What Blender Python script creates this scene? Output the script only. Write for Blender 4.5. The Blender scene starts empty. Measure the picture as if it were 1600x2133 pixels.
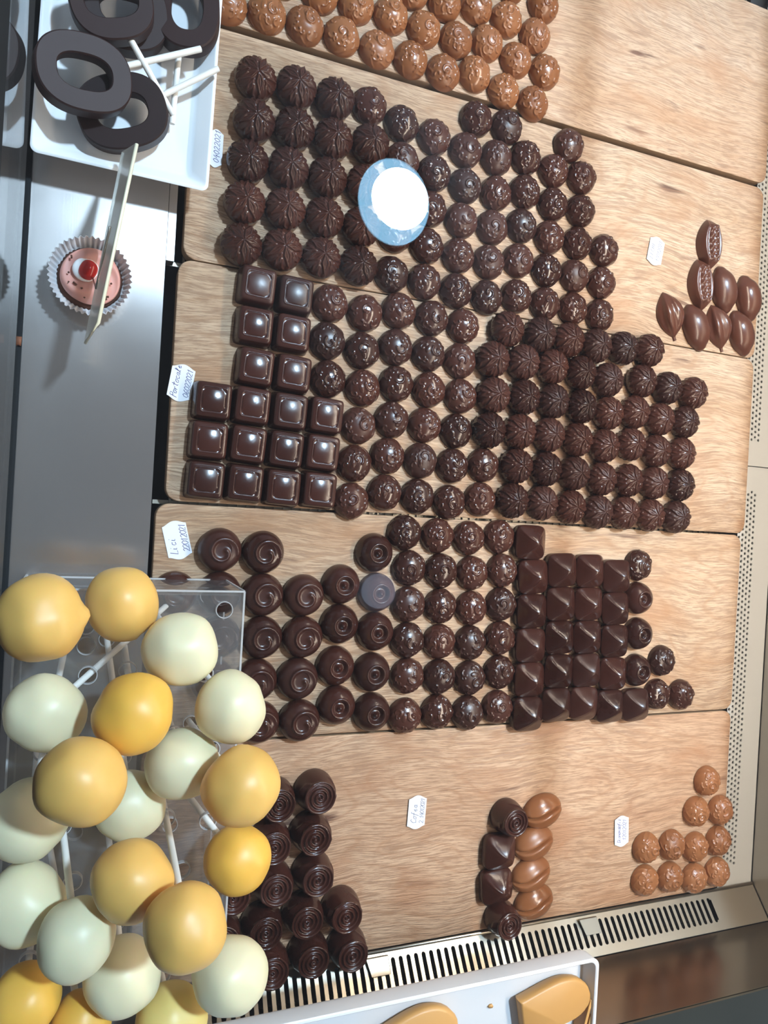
import bpy, bmesh, math, random
import numpy as np
from mathutils import Vector, Matrix

sc = bpy.context.scene
PI = math.pi
rnd = random.Random(7)

# ------------------------------------------------------------------ camera
F, CAMH = 1540.0, 0.56                       # focal length in px of a 1600x2133 frame, height over the boards
_v = np.array([3800., 219., F]); AX = _v/np.linalg.norm(_v)
_d = np.array([-F*F/3806*.9983, -F*F/3806*.0576, F]); _d /= np.linalg.norm(_d)
_d -= AX*_d.dot(AX); _d /= np.linalg.norm(_d)
AZ = -_d; AY = np.cross(AZ, AX)
cd = bpy.data.cameras.new('camera'); cam = bpy.data.objects.new('camera', cd)
sc.collection.objects.link(cam); sc.camera = cam
cd.sensor_fit = 'VERTICAL'; cd.sensor_height = 24.0; cd.lens = 24.0*F/2133.0
cd.clip_start = 0.005; cd.clip_end = 50
M = Matrix.Identity(4)
for i, A in enumerate((AX, AY, AZ)):
    M[i][0], M[i][1], M[i][2] = A[0], -A[1], -A[2]
M[2][3] = CAMH
cam.matrix_world = M

def at(px, py, z=0.0):
    """point of the picture carried onto the level plane at height z"""
    d = np.array([px-800, py-1066.5, F])
    w = (d.dot(AX), d.dot(AY), d.dot(AZ))
    t = (z-CAMH)/w[2]
    return Vector((w[0]*t, w[1]*t, z))

# ------------------------------------------------------------------ world, exposure
sc.view_settings.view_transform = 'Standard'
sc.view_settings.look = 'None'
sc.view_settings.gamma = 1.0
sc.view_settings.use_curve_mapping = False
sc.view_settings.exposure = 0.0
w = bpy.data.worlds.new('shop_air'); sc.world = w; w.use_nodes = True
w.node_tree.nodes['Background'].inputs[0].default_value = (0.80, 0.86, 1.0, 1)
w.node_tree.nodes['Background'].inputs[1].default_value = 0.45
try:
    sc.cycles.use_denoising = True
    sc.cycles.sample_clamp_indirect = 4.0
    sc.cycles.max_bounces = 7
    sc.cycles.transparent_max_bounces = 16
except Exception: pass

LAMP_E, STRIP_E = 1350.0, 110.0
LAMP_COL, STRIP_COL = (0.60, 0.79, 1.0), (1.0, 0.83, 0.67)
CEIL_Z, GLASS_Z = 3.2, 0.44

# ------------------------------------------------------------------ material helpers
def mat(name, col=(.8,.8,.8), rough=.5, metal=0.0, **kw):
    m = bpy.data.materials.new(name); m.use_nodes = True
    b = m.node_tree.nodes['Principled BSDF']
    b.inputs['Base Color'].default_value = (*col, 1)
    b.inputs['Roughness'].default_value = rough
    b.inputs['Metallic'].default_value = metal
    for k, v in kw.items():
        b.inputs[k.replace('_', ' ')].default_value = v
    return m
def nd(m, t, **kw):
    n = m.node_tree.nodes.new(t)
    for k, v in kw.items():
        if k.startswith('i_'): n.inputs[int(k[2:])].default_value = v
        else: setattr(n, k, v)
    return n
def lk(m, a, b): m.node_tree.links.new(a, b)
def bsdf(m): return m.node_tree.nodes['Principled BSDF']
def ramp(m, stops):
    r = nd(m, 'ShaderNodeValToRGB'); e = r.color_ramp.elements
    while len(e) < len(stops): e.new(.5)
    for q, (p, c) in zip(e, stops): q.position = p; q.color = (*c, 1)
    return r

def choc(name, c0, c1, r0, r1, bump=.05):
    m = mat(name, c0)
    oi = nd(m, 'ShaderNodeObjectInfo'); b = bsdf(m)
    tc = nd(m, 'ShaderNodeTexCoord')
    nz = nd(m, 'ShaderNodeTexNoise'); nz.inputs['Scale'].default_value = 110; nz.inputs['Detail'].default_value = 3
    lk(m, tc.outputs['Object'], nz.inputs['Vector'])
    ad = nd(m, 'ShaderNodeMath', operation='MULTIPLY_ADD'); ad.inputs[1].default_value = .5
    lk(m, nz.outputs['Fac'], ad.inputs[0]); lk(m, oi.outputs['Random'], ad.inputs[2])
    rp = ramp(m, [(.2, c0), (1.2 if False else 1.0, c1)])
    lk(m, ad.outputs[0], rp.inputs[0]); lk(m, rp.outputs[0], b.inputs['Base Color'])
    wn = nd(m, 'ShaderNodeTexWhiteNoise', noise_dimensions='1D'); lk(m, oi.outputs['Random'], wn.inputs['W'])
    pw = nd(m, 'ShaderNodeMath', operation='POWER'); pw.inputs[1].default_value = 2.2
    lk(m, wn.outputs['Value'], pw.inputs[0])
    mr = nd(m, 'ShaderNodeMapRange'); mr.inputs[3].default_value = r0; mr.inputs[4].default_value = r1
    lk(m, pw.outputs[0], mr.inputs[0]); lk(m, mr.outputs[0], b.inputs['Roughness'])
    n2 = nd(m, 'ShaderNodeTexNoise'); n2.inputs['Scale'].default_value = 200; n2.inputs['Detail'].default_value = 2
    lk(m, tc.outputs['Object'], n2.inputs['Vector'])
    bp = nd(m, 'ShaderNodeBump'); bp.inputs['Strength'].default_value = bump; bp.inputs['Distance'].default_value = .0006
    lk(m, n2.outputs['Fac'], bp.inputs['Height']); lk(m, bp.outputs[0], b.inputs['Normal'])
    return m

M_DARK = choc('dark_chocolate', (.024, .0070, .0045), (.060, .0195, .0125), .16, .40)
M_PLAIN = choc('plain_dark_chocolate', (.026, .0075, .0050), (.045, .0135, .0090), .19, .34, .05)
M_MILK = choc('milk_chocolate', (.19, .066, .022), (.27, .103, .039), .20, .36)
M_BLOOM = choc('dull_dark_chocolate', (.018, .0085, .008), (.027, .012, .011), .50, .62, .04)
bsdf(M_BLOOM).inputs['Specular IOR Level'].default_value = .28
M_CARAMEL = choc('caramel_chocolate', (.50, .26, .075), (.58, .31, .10), .42, .5, .05)

def wood(name, seed, light, mid, dark):
    m = mat(name, mid, .5); b = bsdf(m)
    b.inputs['Specular IOR Level'].default_value = .35
    tc = nd(m, 'ShaderNodeTexCoord')
    mp = nd(m, 'ShaderNodeMapping'); mp.inputs['Location'].default_value = (seed*3.1, seed*1.7, seed)
    lk(m, tc.outputs['Object'], mp.inputs['Vector'])
    # warp across the grain
    wz = nd(m, 'ShaderNodeTexNoise'); wz.inputs['Scale'].default_value = 7; wz.inputs['Detail'].default_value = 2
    lk(m, mp.outputs[0], wz.inputs['Vector'])
    sb = nd(m, 'ShaderNodeVectorMath', operation='SUBTRACT'); sb.inputs[1].default_value = (.5, .5, .5)
    lk(m, wz.outputs['Color'], sb.inputs[0])
    scl = nd(m, 'ShaderNodeVectorMath', operation='MULTIPLY'); scl.inputs[1].default_value = (.06, .034, 0)
    lk(m, sb.outputs[0], scl.inputs[0])
    va = nd(m, 'ShaderNodeVectorMath', operation='ADD'); lk(m, mp.outputs[0], va.inputs[0]); lk(m, scl.outputs[0], va.inputs[1])
    def noise(sx, sy, det, rough=.6, scale=1.0):
        q = nd(m, 'ShaderNodeMapping'); q.inputs['Scale'].default_value = (sx, sy, 1); lk(m, va.outputs[0], q.inputs['Vector'])
        z = nd(m, 'ShaderNodeTexNoise'); z.inputs['Scale'].default_value = scale; z.inputs['Detail'].default_value = det
        z.inputs['Roughness'].default_value = rough; lk(m, q.outputs[0], z.inputs['Vector']); return z
    broad = noise(5, 30, 5)
    fine = noise(75, 900, 4, .65)
    fine2 = noise(26, 330, 5, .6)
    rp = ramp(m, [(.30, mid), (.50, tuple(.5*a+.5*c for a, c in zip(mid, light))), (.68, light)])
    lk(m, broad.outputs['Fac'], rp.inputs[0])
    # short dark pores and grain lines
    r2 = ramp(m, [(.38, (0, 0, 0)), (.50, (.70,)*3), (.62, (1, 1, 1))]); lk(m, fine.outputs['Fac'], r2.inputs[0])
    r3 = ramp(m, [(.38, (0, 0, 0)), (.47, (.85,)*3), (.56, (1, 1, 1))]); lk(m, fine2.outputs['Fac'], r3.inputs[0])
    mu = nd(m, 'ShaderNodeMath', operation='MULTIPLY'); lk(m, r2.outputs[0], mu.inputs[0]); lk(m, r3.outputs[0], mu.inputs[1])
    mx = nd(m, 'ShaderNodeMix', data_type='RGBA')
    mr = nd(m, 'ShaderNodeMapRange'); mr.inputs[3].default_value = .34; mr.inputs[4].default_value = 1; lk(m, mu.outputs[0], mr.inputs[0])
    lk(m, mr.outputs[0], mx.inputs[0]); mx.inputs[6].default_value = (*dark, 1); lk(m, rp.outputs[0], mx.inputs[7])
    # few long dark cracks / knots of the print
    kn = noise(11, 75, 3, .5)
    r4 = ramp(m, [(.26, (1, 1, 1)), (.34, (0, 0, 0))]); lk(m, kn.outputs['Fac'], r4.inputs[0])
    m2 = nd(m, 'ShaderNodeMix', data_type='RGBA'); lk(m, r4.outputs[0], m2.inputs[0])
    lk(m, mx.outputs[2], m2.inputs[6]); m2.inputs[7].default_value = (dark[0]*.6, dark[1]*.55, dark[2]*.6, 1)
    # growth-ring contours of the printed grain
    cn = noise(4.5, 17, 1.5, .4)
    c1 = nd(m, 'ShaderNodeMath', operation='MULTIPLY'); c1.inputs[1].default_value = 95; lk(m, cn.outputs['Fac'], c1.inputs[0])
    c2 = nd(m, 'ShaderNodeMath', operation='SINE'); lk(m, c1.outputs[0], c2.inputs[0])
    rc = ramp(m, [(.0, (0, 0, 0)), (.80, (.10,)*3), (1.0, (.42,)*3)]); lk(m, c2.outputs[0], rc.inputs[0])
    mc = nd(m, 'ShaderNodeMix', data_type='RGBA'); lk(m, rc.outputs[0], mc.inputs[0]); lk(m, m2.outputs[2], mc.inputs[6]); mc.inputs[7].default_value = (mid[0]*.72, mid[1]*.62, mid[2]*.55, 1)
    # reddish patches
    pz = noise(14, 30, 2, .5)
    r5 = ramp(m, [(.52, (0, 0, 0)), (.74, (.60,)*3)]); lk(m, pz.outputs['Fac'], r5.inputs[0])
    m3 = nd(m, 'ShaderNodeMix', data_type='RGBA'); lk(m, r5.outputs[0], m3.inputs[0])
    lk(m, mc.outputs[2], m3.inputs[6]); m3.inputs[7].default_value = (mid[0]*.78, mid[1]*.62, mid[2]*.52, 1)
    lk(m, m3.outputs[2], b.inputs['Base Color'])
    bp = nd(m, 'ShaderNodeBump'); bp.inputs['Strength'].default_value = .55; bp.inputs['Distance'].default_value = .0006
    lk(m, mu.outputs[0], bp.inputs['Height']); lk(m, bp.outputs[0], b.inputs['Normal'])
    return m

L_, M_, D_ = (.72, .53, .37), (.55, .36, .22), (.25, .135, .080)
W1 = wood('pale_oak_laminate_first', 1, (.70, .52, .375), (.58, .39, .25), D_)
W2 = wood('pale_oak_laminate_second', 2.3, L_, M_, D_)
W3 = wood('pale_oak_laminate_third', 3.7, L_, M_, D_)
W4 = wood('pale_oak_laminate_fourth', 5.2, (.68, .49, .33), (.54, .345, .205), D_)
W5 = wood('warm_oak_laminate_fifth', 6.9, (.68, .46, .30), (.50, .29, .165), (.24, .12, .065))
M_BEDGE = mat('gap_shaded_edge', (.22, .14, .08), .6)  # side colour darkened to paint in the shade between the boards

def steel(name, col, rough, aniso=0.0, bump=.15, sx=900, sy=14):
    m = mat(name, col, rough, 1.0); b = bsdf(m)
    tc = nd(m, 'ShaderNodeTexCoord')
    q = nd(m, 'ShaderNodeMapping'); q.inputs['Scale'].default_value = (sx, sy, 30); lk(m, tc.outputs['Object'], q.inputs['Vector'])
    z = nd(m, 'ShaderNodeTexNoise'); z.inputs['Scale'].default_value = 1; z.inputs['Detail'].default_value = 3; lk(m, q.outputs[0], z.inputs['Vector'])
    z2 = nd(m, 'ShaderNodeTexNoise'); z2.inputs['Scale'].default_value = 18; z2.inputs['Detail'].default_value = 4; lk(m, tc.outputs['Object'], z2.inputs['Vector'])
    mr = nd(m, 'ShaderNodeMapRange'); mr.inputs[3].default_value = rough*.8; mr.inputs[4].default_value = rough*1.25
    lk(m, z2.outputs['Fac'], mr.inputs[0]); lk(m, mr.outputs[0], b.inputs['Roughness'])
    bp = nd(m, 'ShaderNodeBump'); bp.inputs['Strength'].default_value = bump; bp.inputs['Distance'].default_value = .0002
    lk(m, z.outputs['Fac'], bp.inputs['Height']); lk(m, bp.outputs[0], b.inputs['Normal'])
    if aniso:
        b.inputs['Anisotropic'].default_value = aniso; b.inputs['Anisotropic Rotation'].default_value = .25
        tg = nd(m, 'ShaderNodeTangent', direction_type='UV_MAP'); tg.uv_map = 'uv'; lk(m, tg.outputs[0], b.inputs['Tangent'])
    return m
M_LEDGE = steel('brushed_steel_ledge', (.50, .475, .46), .17, .80, bump=.08)
bsdf(M_LEDGE).inputs['Metallic'].default_value = .84
M_STEEL = steel('dull_stainless_steel', (.58, .55, .50), .34)
M_GRILLE = steel('grille_steel', (.50, .45, .37), .30)
M_WALLS = steel('polished_steel_side', (.30, .26, .21), .22, bump=.05)
M_CLIP = steel('dark_clip_steel', (.28, .26, .22), .35)
M_PERF = mat('grey_enamelled_sheet', (.53, .54, .53), .4, .0)
M_BLACK = mat('black_rubber', (.010, .012, .014), .7, Specular_IOR_Level=.15)
M_PIT = mat('pit_shade_black', (.009, .009, .009), .6)  # near-black colour stands for shade in the well and behind the holes
M_WIRE = mat('wire_metal', (.38, .34, .28), .35, 1.0)
M_WHITE = mat('white_glazed_porcelain', (.80, .82, .84), .12)
M_TRAY = mat('white_melamine', (.80, .81, .83), .25)
M_PAPER = mat('white_paper', (.74, .74, .77), .8)
M_INK = mat('blue_ballpoint_ink', (.035, .04, .22), .6)
M_INKG = mat('faded_grey_ink', (.18, .19, .28), .6)
M_STICK = mat('white_paper_stick', (.80, .78, .73), .7)
M_ORANGE = mat('orange_glaze', (.78, .46, .120), .42, Subsurface_Weight=.12, Subsurface_Scale=.01)
M_ORANGE2 = mat('deep_yellow_glaze', (.80, .45, .070), .42, Subsurface_Weight=.12, Subsurface_Scale=.01)
M_CREAM = mat('creamy_white_glaze', (.76, .70, .46), .42, Subsurface_Weight=.12, Subsurface_Scale=.01)
M_PINK = mat('pink_cream', (.60, .29, .24), .55, Subsurface_Weight=.2, Subsurface_Scale=.004)
M_CUP = mat('frosted_baking_paper', (.56, .56, .58), .6)
M_CAKE = mat('brown_sponge', (.085, .028, .014), .9)
M_CHERRY = mat('glossy_red_berry', (.45, .018, .014), .15)
M_WCREAM = mat('white_cream', (.85, .84, .84), .4)
M_CARD = mat('yellowed_card_edge', (.78, .74, .55), .45)
M_CRUMB = mat('brown_crumb', (.20, .07, .03), .7)
M_CEIL = mat('ceiling_paint', (.7, .7, .7), .8)
M_SHELL = mat('lamp_shell', (.7, .72, .75), .4)

def clear(name, tint=(1, 1, 1), haze=0.0, ior=1.48, rough=0.0, hazecol=(.8, .8, .8)):
    """thin clear sheet: passes light straight through, mirrors by Fresnel, a little haze"""
    m = bpy.data.materials.new(name); m.use_nodes = True
    nt = m.node_tree; nt.nodes.clear()
    out = nt.nodes.new('ShaderNodeOutputMaterial')
    tr = nt.nodes.new('ShaderNodeBsdfTransparent'); tr.inputs[0].default_value = (*tint, 1)
    gl = nt.nodes.new('ShaderNodeBsdfGlossy'); gl.inputs['Roughness'].default_value = rough
    fr = nt.nodes.new('ShaderNodeFresnel')
    ge = nt.nodes.new('ShaderNodeNewGeometry'); im = nt.nodes.new('ShaderNodeMapRange')      # both faces of the thin sheet mirror alike
    im.inputs[3].default_value = ior; im.inputs[4].default_value = 1/ior
    nt.links.new(ge.outputs['Backfacing'], im.inputs[0]); nt.links.new(im.outputs[0], fr.inputs[0])
    mx = nt.nodes.new('ShaderNodeMixShader')
    nt.links.new(fr.outputs[0], mx.inputs[0]); nt.links.new(tr.outputs[0], mx.inputs[1]); nt.links.new(gl.outputs[0], mx.inputs[2])
    last = mx
    if haze:
        df = nt.nodes.new('ShaderNodeBsdfDiffuse'); df.inputs[0].default_value = (*hazecol, 1)
        m2 = nt.nodes.new('ShaderNodeMixShader'); m2.inputs[0].default_value = haze
        nt.links.new(mx.outputs[0], m2.inputs[1]); nt.links.new(df.outputs[0], m2.inputs[2]); last = m2
    nt.links.new(last.outputs[0], out.inputs[0])
    return m
M_GLASS = clear('clear_glass', (.985, .995, .99), ior=1.5)
M_ACRYL = clear('clear_acrylic', (.93, .93, .93), haze=.05, ior=1.49)
M_AEDGE = clear('acrylic_edge', (.85, .85, .85), haze=.42, ior=1.49, rough=.1)
M_CARDF = clear('cloudy_card_sleeve', (.85, .85, .82), haze=.45, ior=1.49, rough=.15, hazecol=(.75, .75, .70))

def emit(name, col, s):
    m = bpy.data.materials.new(name); m.use_nodes = True
    nt = m.node_tree; nt.nodes.clear(); o = nt.nodes.new('ShaderNodeOutputMaterial'); e = nt.nodes.new('ShaderNodeEmission')
    e.inputs[0].default_value = (*col, 1); e.inputs[1].default_value = s; nt.links.new(e.outputs[0], o.inputs[0]); return m

# ------------------------------------------------------------------ mesh helpers
COL = sc.collection
def link(name, me, parent=None):
    o = bpy.data.objects.new(name, me); COL.objects.link(o)
    if parent: o.parent = parent
    return o
def mesh(name, V, Fc, m, smooth=True, autos=None, uv=False):
    me = bpy.data.meshes.new(name); me.from_pydata([tuple(map(float, v)) for v in V], [], Fc)
    bm = bmesh.new(); bm.from_mesh(me); bmesh.ops.recalc_face_normals(bm, faces=bm.faces[:]); bm.to_mesh(me); bm.free()
    for x in (m if isinstance(m, (list, tuple)) else [m]): me.materials.append(x)
    me.polygons.foreach_set('use_smooth', [smooth]*len(me.polygons))
    if autos is not None:
        me.polygons.foreach_set('use_smooth', [True]*len(me.polygons)); me.set_sharp_from_angle(angle=math.radians(autos))
    if uv:
        l = me.uv_layers.new(name='uv'); co = [me.vertices[lp.vertex_index].co for lp in me.loops]
        l.data.foreach_set('uv', [c for p in co for c in (p.y*3, p.x*3)])
    me.update(); return me
def obj(name, V, Fc, m, parent=None, **kw): return link(name, mesh(name, V, Fc, m, **kw), parent)
def tag(o, label=None, cat=None, group=None, kind=None):
    if label: o['label'] = label
    if cat: o['category'] = cat
    if group: o['group'] = group
    if kind: o['kind'] = kind
    return o
def empty(name, loc, rz=0.0):
    o = bpy.data.objects.new(name, None); COL.objects.link(o); o.location = loc; o.rotation_euler = (0, 0, rz); o.empty_display_size = .01
    return o
class MB:
    def __init__(s): s.V = []; s.F = []
    def add(s, V, Fc):
        b = len(s.V); s.V += [tuple(v) for v in V]; s.F += [tuple(i+b for i in f) for f in Fc]; return s
    def box(s, x0, x1, y0, y1, z0, z1, M=None):
        V = [Vector((x, y, z)) for z in (z0, z1) for x, y in ((x0, y0), (x1, y0), (x1, y1), (x0, y1))]
        if M: V = [M @ v for v in V]
        return s.add(V, [(3, 2, 1, 0), (4, 5, 6, 7), (0, 1, 5, 4), (1, 2, 6, 5), (2, 3, 7, 6), (3, 0, 4, 7)])
    def tube(s, pts, r, n=8, r2=None):
        pts = [Vector(p) for p in pts]; V = []; N = len(pts)
        up = Vector((0, 0, 1))
        for i, p in enumerate(pts):
            d = (pts[min(i+1, N-1)]-pts[max(i-1, 0)]).normalized()
            u = d.cross(up if abs(d.z) < .95 else Vector((1, 0, 0))).normalized(); q = d.cross(u)
            rr = r if r2 is None else r+(r2-r)*i/(N-1)
            V += [p+u*rr*math.cos(2*PI*k/n)+q*rr*math.sin(2*PI*k/n) for k in range(n)]
        Fc = [(i*n+k, i*n+(k+1) % n, (i+1)*n+(k+1) % n, (i+1)*n+k) for i in range(N-1) for k in range(n)]
        Fc += [tuple(range(n-1, -1, -1)), tuple((N-1)*n+k for k in range(n))]
        return s.add(V, Fc)
    def prism(s, outline, z0, z1, M=None):
        n = len(outline); V = [Vector((x, y, z)) for z in (z0, z1) for x, y in outline]
        if M: V = [M @ v for v in V]
        return s.add(V, [tuple(range(n-1, -1, -1)), tuple(range(n, 2*n))]+[(i, (i+1) % n, n+(i+1) % n, n+i) for i in range(n)])
    def build(s, name, m, parent=None, **kw): return obj(name, s.V, s.F, m, parent, **kw)
def bevel(o, w, seg=2, ang=40):
    b = o.modifiers.new('bevel', 'BEVEL'); b.width = w; b.segments = seg; b.limit_method = 'ANGLE'; b.angle_limit = math.radians(ang); return o
def structure(o, label=None): o['kind'] = 'structure'; return tag(o, label) if label else o

def polar(name, fn, nt, nth, m, disp=None, close=True, smooth=True, autos=None):
    """closed body from a disk parameter (t, angle): fn gives points, disp a relief along the normal"""
    t = np.linspace(0, 1, nt+1)[1:]; th = np.linspace(0, 2*PI, nth, endpoint=False)
    T, TH = np.meshgrid(t, th, indexing='ij')
    P = np.stack(fn(T, TH), -1)
    c = np.array([float(np.mean(q)) for q in fn(np.full(8, 1e-6), np.linspace(0, 2*PI, 8, endpoint=False))])
    if disp is not None:
        e = 1e-3
        dT = (np.stack(fn(T+e, TH), -1)-np.stack(fn(T-e, TH), -1)); dH = (np.stack(fn(T, TH+e), -1)-np.stack(fn(T, TH-e), -1))
        N = np.cross(dT, dH); N /= (np.linalg.norm(N, axis=-1, keepdims=True)+1e-12)
        D = disp(T*np.cos(TH), T*np.sin(TH))
        P = P+N*D[..., None]
        P[..., 2] = np.maximum(P[..., 2], 0.0)
        c = c+np.array([0, 0, float(disp(np.array([0.]), np.array([0.]))[0])])
    V = [tuple(c)]+[tuple(p) for p in P.reshape(-1, 3)]
    Fc = [(0, 1+k, 1+(k+1) % nth) for k in range(nth)]
    for i in range(nt-1):
        a = 1+i*nth; b = a+nth
        Fc += [(a+k, b+k, b+(k+1) % nth, a+(k+1) % nth) for k in range(nth)]
    if close:
        a = 1+(nt-1)*nth
        V.append((float(P[-1][:, 0].mean()), float(P[-1][:, 1].mean()), float(P[-1][:, 2].min()))); z = len(V)-1
        Fc += [(a+(k+1) % nth, a+k, z) for k in range(nth)]
    return mesh(name, V, Fc, m, smooth=smooth, autos=autos)

def segdist(U, Vv, pts):
    d = np.full(U.shape, 9.0)
    for (x0, y0), (x1, y1) in zip(pts[:-1], pts[1:]):
        dx, dy = x1-x0, y1-y0; L = dx*dx+dy*dy+1e-9
        s = np.clip(((U-x0)*dx+(Vv-y0)*dy)/L, 0, 1)
        d = np.minimum(d, np.hypot(U-x0-s*dx, Vv-y0-s*dy))
    return d
def relief(strokes, blobs=(), amp=.0008):
    def f(U, Vv):
        h = np.zeros(U.shape)
        for pts, w_, a in strokes:
            h = np.maximum(h, a*np.exp(-(segdist(U, Vv, pts)/w_)**2))
        for (x, y, rx, ry, an, a) in blobs:
            ca, sa = math.cos(an), math.sin(an); X = (U-x)*ca+(Vv-y)*sa; Y = -(U-x)*sa+(Vv-y)*ca
            q = (X/rx)**2+(Y/ry)**2
            h = h+a*np.clip(1-q, 0, 1)**.5*np.clip((1-q)*4, 0, 1)
        return h*amp
    return f

# ------------------------------------------------------------------ chocolate kinds
def dome_fn(R, h, k=1.0, flat=0.0):
    """solid of revolution: t=0 top, t=1 foot"""
    def fn(T, TH):
        a = np.clip(T, 0, 1.01)*PI/2
        r = R*np.sin(a)**k; z = h*np.cos(a)**(1.0+flat)
        return r*np.cos(TH), r*np.sin(TH), z
    return fn
def truffle_fn(R, h, foot=.86):
    """rounder body that narrows to its foot"""
    a1 = PI/2+.45
    def fn(T, TH):
        a = np.clip(T, 0, 1.01)*a1
        r = R*np.sin(a); hc = h/(1+math.sin(.45)); z = hc*math.sin(.45)+hc*np.cos(a)
        return r*np.cos(TH), r*np.sin(TH), np.maximum(z, 0)
    return fn
def curl(x, y, r, a0, turns, shrink=.35, n=12):
    return [(x+r*(1-(1-shrink)*i/n)*math.cos(a0+turns*2*PI*i/n), y+r*(1-(1-shrink)*i/n)*math.sin(a0+turns*2*PI*i/n)) for i in range(n+1)]

def make_swirl(name, m, seed, R=.0148, h=.0125):
    q = random.Random(seed); st = []; bl = []
    st.append((curl(q.uniform(-.05, .05), q.uniform(-.05, .05)+.12, .20, q.uniform(0, 6), .8), .034, 1.1))
    for i in range(6):
        a = i*PI/3+q.uniform(-.3, .3); d = q.uniform(.40, .50)
        st.append((curl(d*math.cos(a), d*math.sin(a), q.uniform(.15, .24), a+q.uniform(-1, 1), q.choice([-1, 1])*q.uniform(.45, .75), .25), q.uniform(.026, .036), q.uniform(.7, 1.1)))
        st.append((curl(d*math.cos(a+.4), d*math.sin(a+.4), q.uniform(.08, .14), a+q.uniform(-1, 1), q.choice([-1, 1])*q.uniform(.5, .8), .3), .022, .7))
    for i in range(8):
        a = i*PI/4+q.uniform(-.25, .25); b = a+q.choice([-1, 1])*q.uniform(.3, .6)
        st.append(([(.66*math.cos(a), .66*math.sin(a)), (.80*math.cos((a+b)/2), .80*math.sin((a+b)/2)), (.90*math.cos(b), .90*math.sin(b))], .04, .6))
    for i in range(2):
        a = q.uniform(0, 6.3); bl.append((.2*math.cos(a), .2*math.sin(a), q.uniform(.14, .2), q.uniform(.07, .1), q.uniform(0, 3), .7))
    return polar(name, dome_fn(R, h, .97, -.12), 60, 144, m, relief(st, bl, .00085))

def make_flower(name, m, seed, R=.0155, h=.0185, leafy=False):
    q = random.Random(seed); st = []; bl = []
    for i in range(5):
        a = i*2*PI/5+q.uniform(-.05, .05)
        def P(r, da): return (r*math.cos(a+da), r*math.sin(a+da))
        st.append(([P(.04, 0), P(.24, .30), P(.50, 0), P(.24, -.30), P(.04, 0)], .026, 1.2))      # star petal outline
        st.append(([P(.10, 0), P(.36, 0)], .018, .7))
        st.append(([P(.24, .63), P(.42, .50), P(.60, .63), P(.42, .76), P(.24, .63)], .024, .9))
        st.append(([P(.34, .45), P(.56, .36), P(.66, .20)], .024, .8)); st.append(([P(.34, -.45), P(.56, -.36), P(.66, -.20)], .024, .8))
        if leafy:
            st.append(([P(.55, 0), P(.88, .03)], .026, .9))
            st.append(([P(.52, .28), P(.72, .42), P(.93, .36)], .026, .8)); st.append(([P(.62, -.34), P(.90, -.30)], .024, .7))
            st.append(([P(.66, .63), P(.92, .60)], .024, .7))
        else:
            bl.append((*P(.62, .0), .16, .08, a, .7))
    return polar(name, truffle_fn(R, h), 72, 150, m, relief(st, bl, .00115))

def make_spiral(name, m):
    """smooth round piece, flattened top with a curled ridge round a hollow"""
    R, h = .0162, .0170
    def fn(T, TH):
        a = np.clip(T, 0, 1.01)*(PI/2+.3)
        r = R*np.sin(a)**.9; z = h*(np.cos(a)+math.sin(.3))/(1+math.sin(.3))
        z = np.minimum(z, h*.93+.0*z)
        z = h*.93-np.log1p(np.exp(-(z-h*.86)/(h*.02)))*0+(z-h*.93)
        return r*np.cos(TH), r*np.sin(TH), np.maximum(z, 0)
    def d(U, Vv):
        r = relief([(curl(.05, -.03, .40, .5, 1.1, .22, 30), .05, .9)], [], .0017)(U, Vv)
        q = np.hypot(U-.03, Vv+.02)
        return r-.0012*np.exp(-(q/.25)**4)-.0006*np.exp(-(np.hypot(U, Vv)/.42)**6)
    return polar(name, fn, 60, 96, m, d)
def make_knob(name, m):
    R, h = .0158, .0160
    def d(U, Vv):
        q = np.hypot(U, Vv)
        return -.0042/(1+np.exp((q-.245)/.009))+.0030*np.exp(-(q/.085)**2)+.00045*np.exp(-((q-.295)/.03)**2)
    return polar(name, dome_fn(R, h, .95, -.1), 80, 80, m, d)
def make_pyramid(name, m):
    a0, h = .0149, .0200
    def fn(T, TH):
        T = np.clip(T, 0, 1.01)
        tw = .50*(1-T)**1.4
        phi = TH-tw
        p = 2.5+2.3*T
        s = np.where(T < .86, (T/.86)**.92, 1.0)
        k = a0/((np.abs(np.cos(phi))**p+np.abs(np.sin(phi))**p)**(1/p))
        k = k*(1+.035*np.sin(PI*np.clip((T-.6)/.4, 0, 1)))
        r = k*s*.985
        z = np.where(T < .86, h*(1-.62*(T/.86)**1.45), h*.38*(1-(T-.86)/.14))
        return r*np.cos(TH), r*np.sin(TH), np.maximum(z, 0)
    def d(U, Vv):
        t = np.hypot(U, Vv); th = np.arctan2(Vv, U)-.50*(1-np.clip(t, 0, 1))**1.4
        c = np.abs(np.sin(2*th)); ridge = np.exp(-((1-c)/.012))
        return .00055*ridge*np.clip(t/.1, 0, 1)*np.clip((.85-t)/.15, 0, 1)
    return polar(name, fn, 34, 96, m, d)
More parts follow.
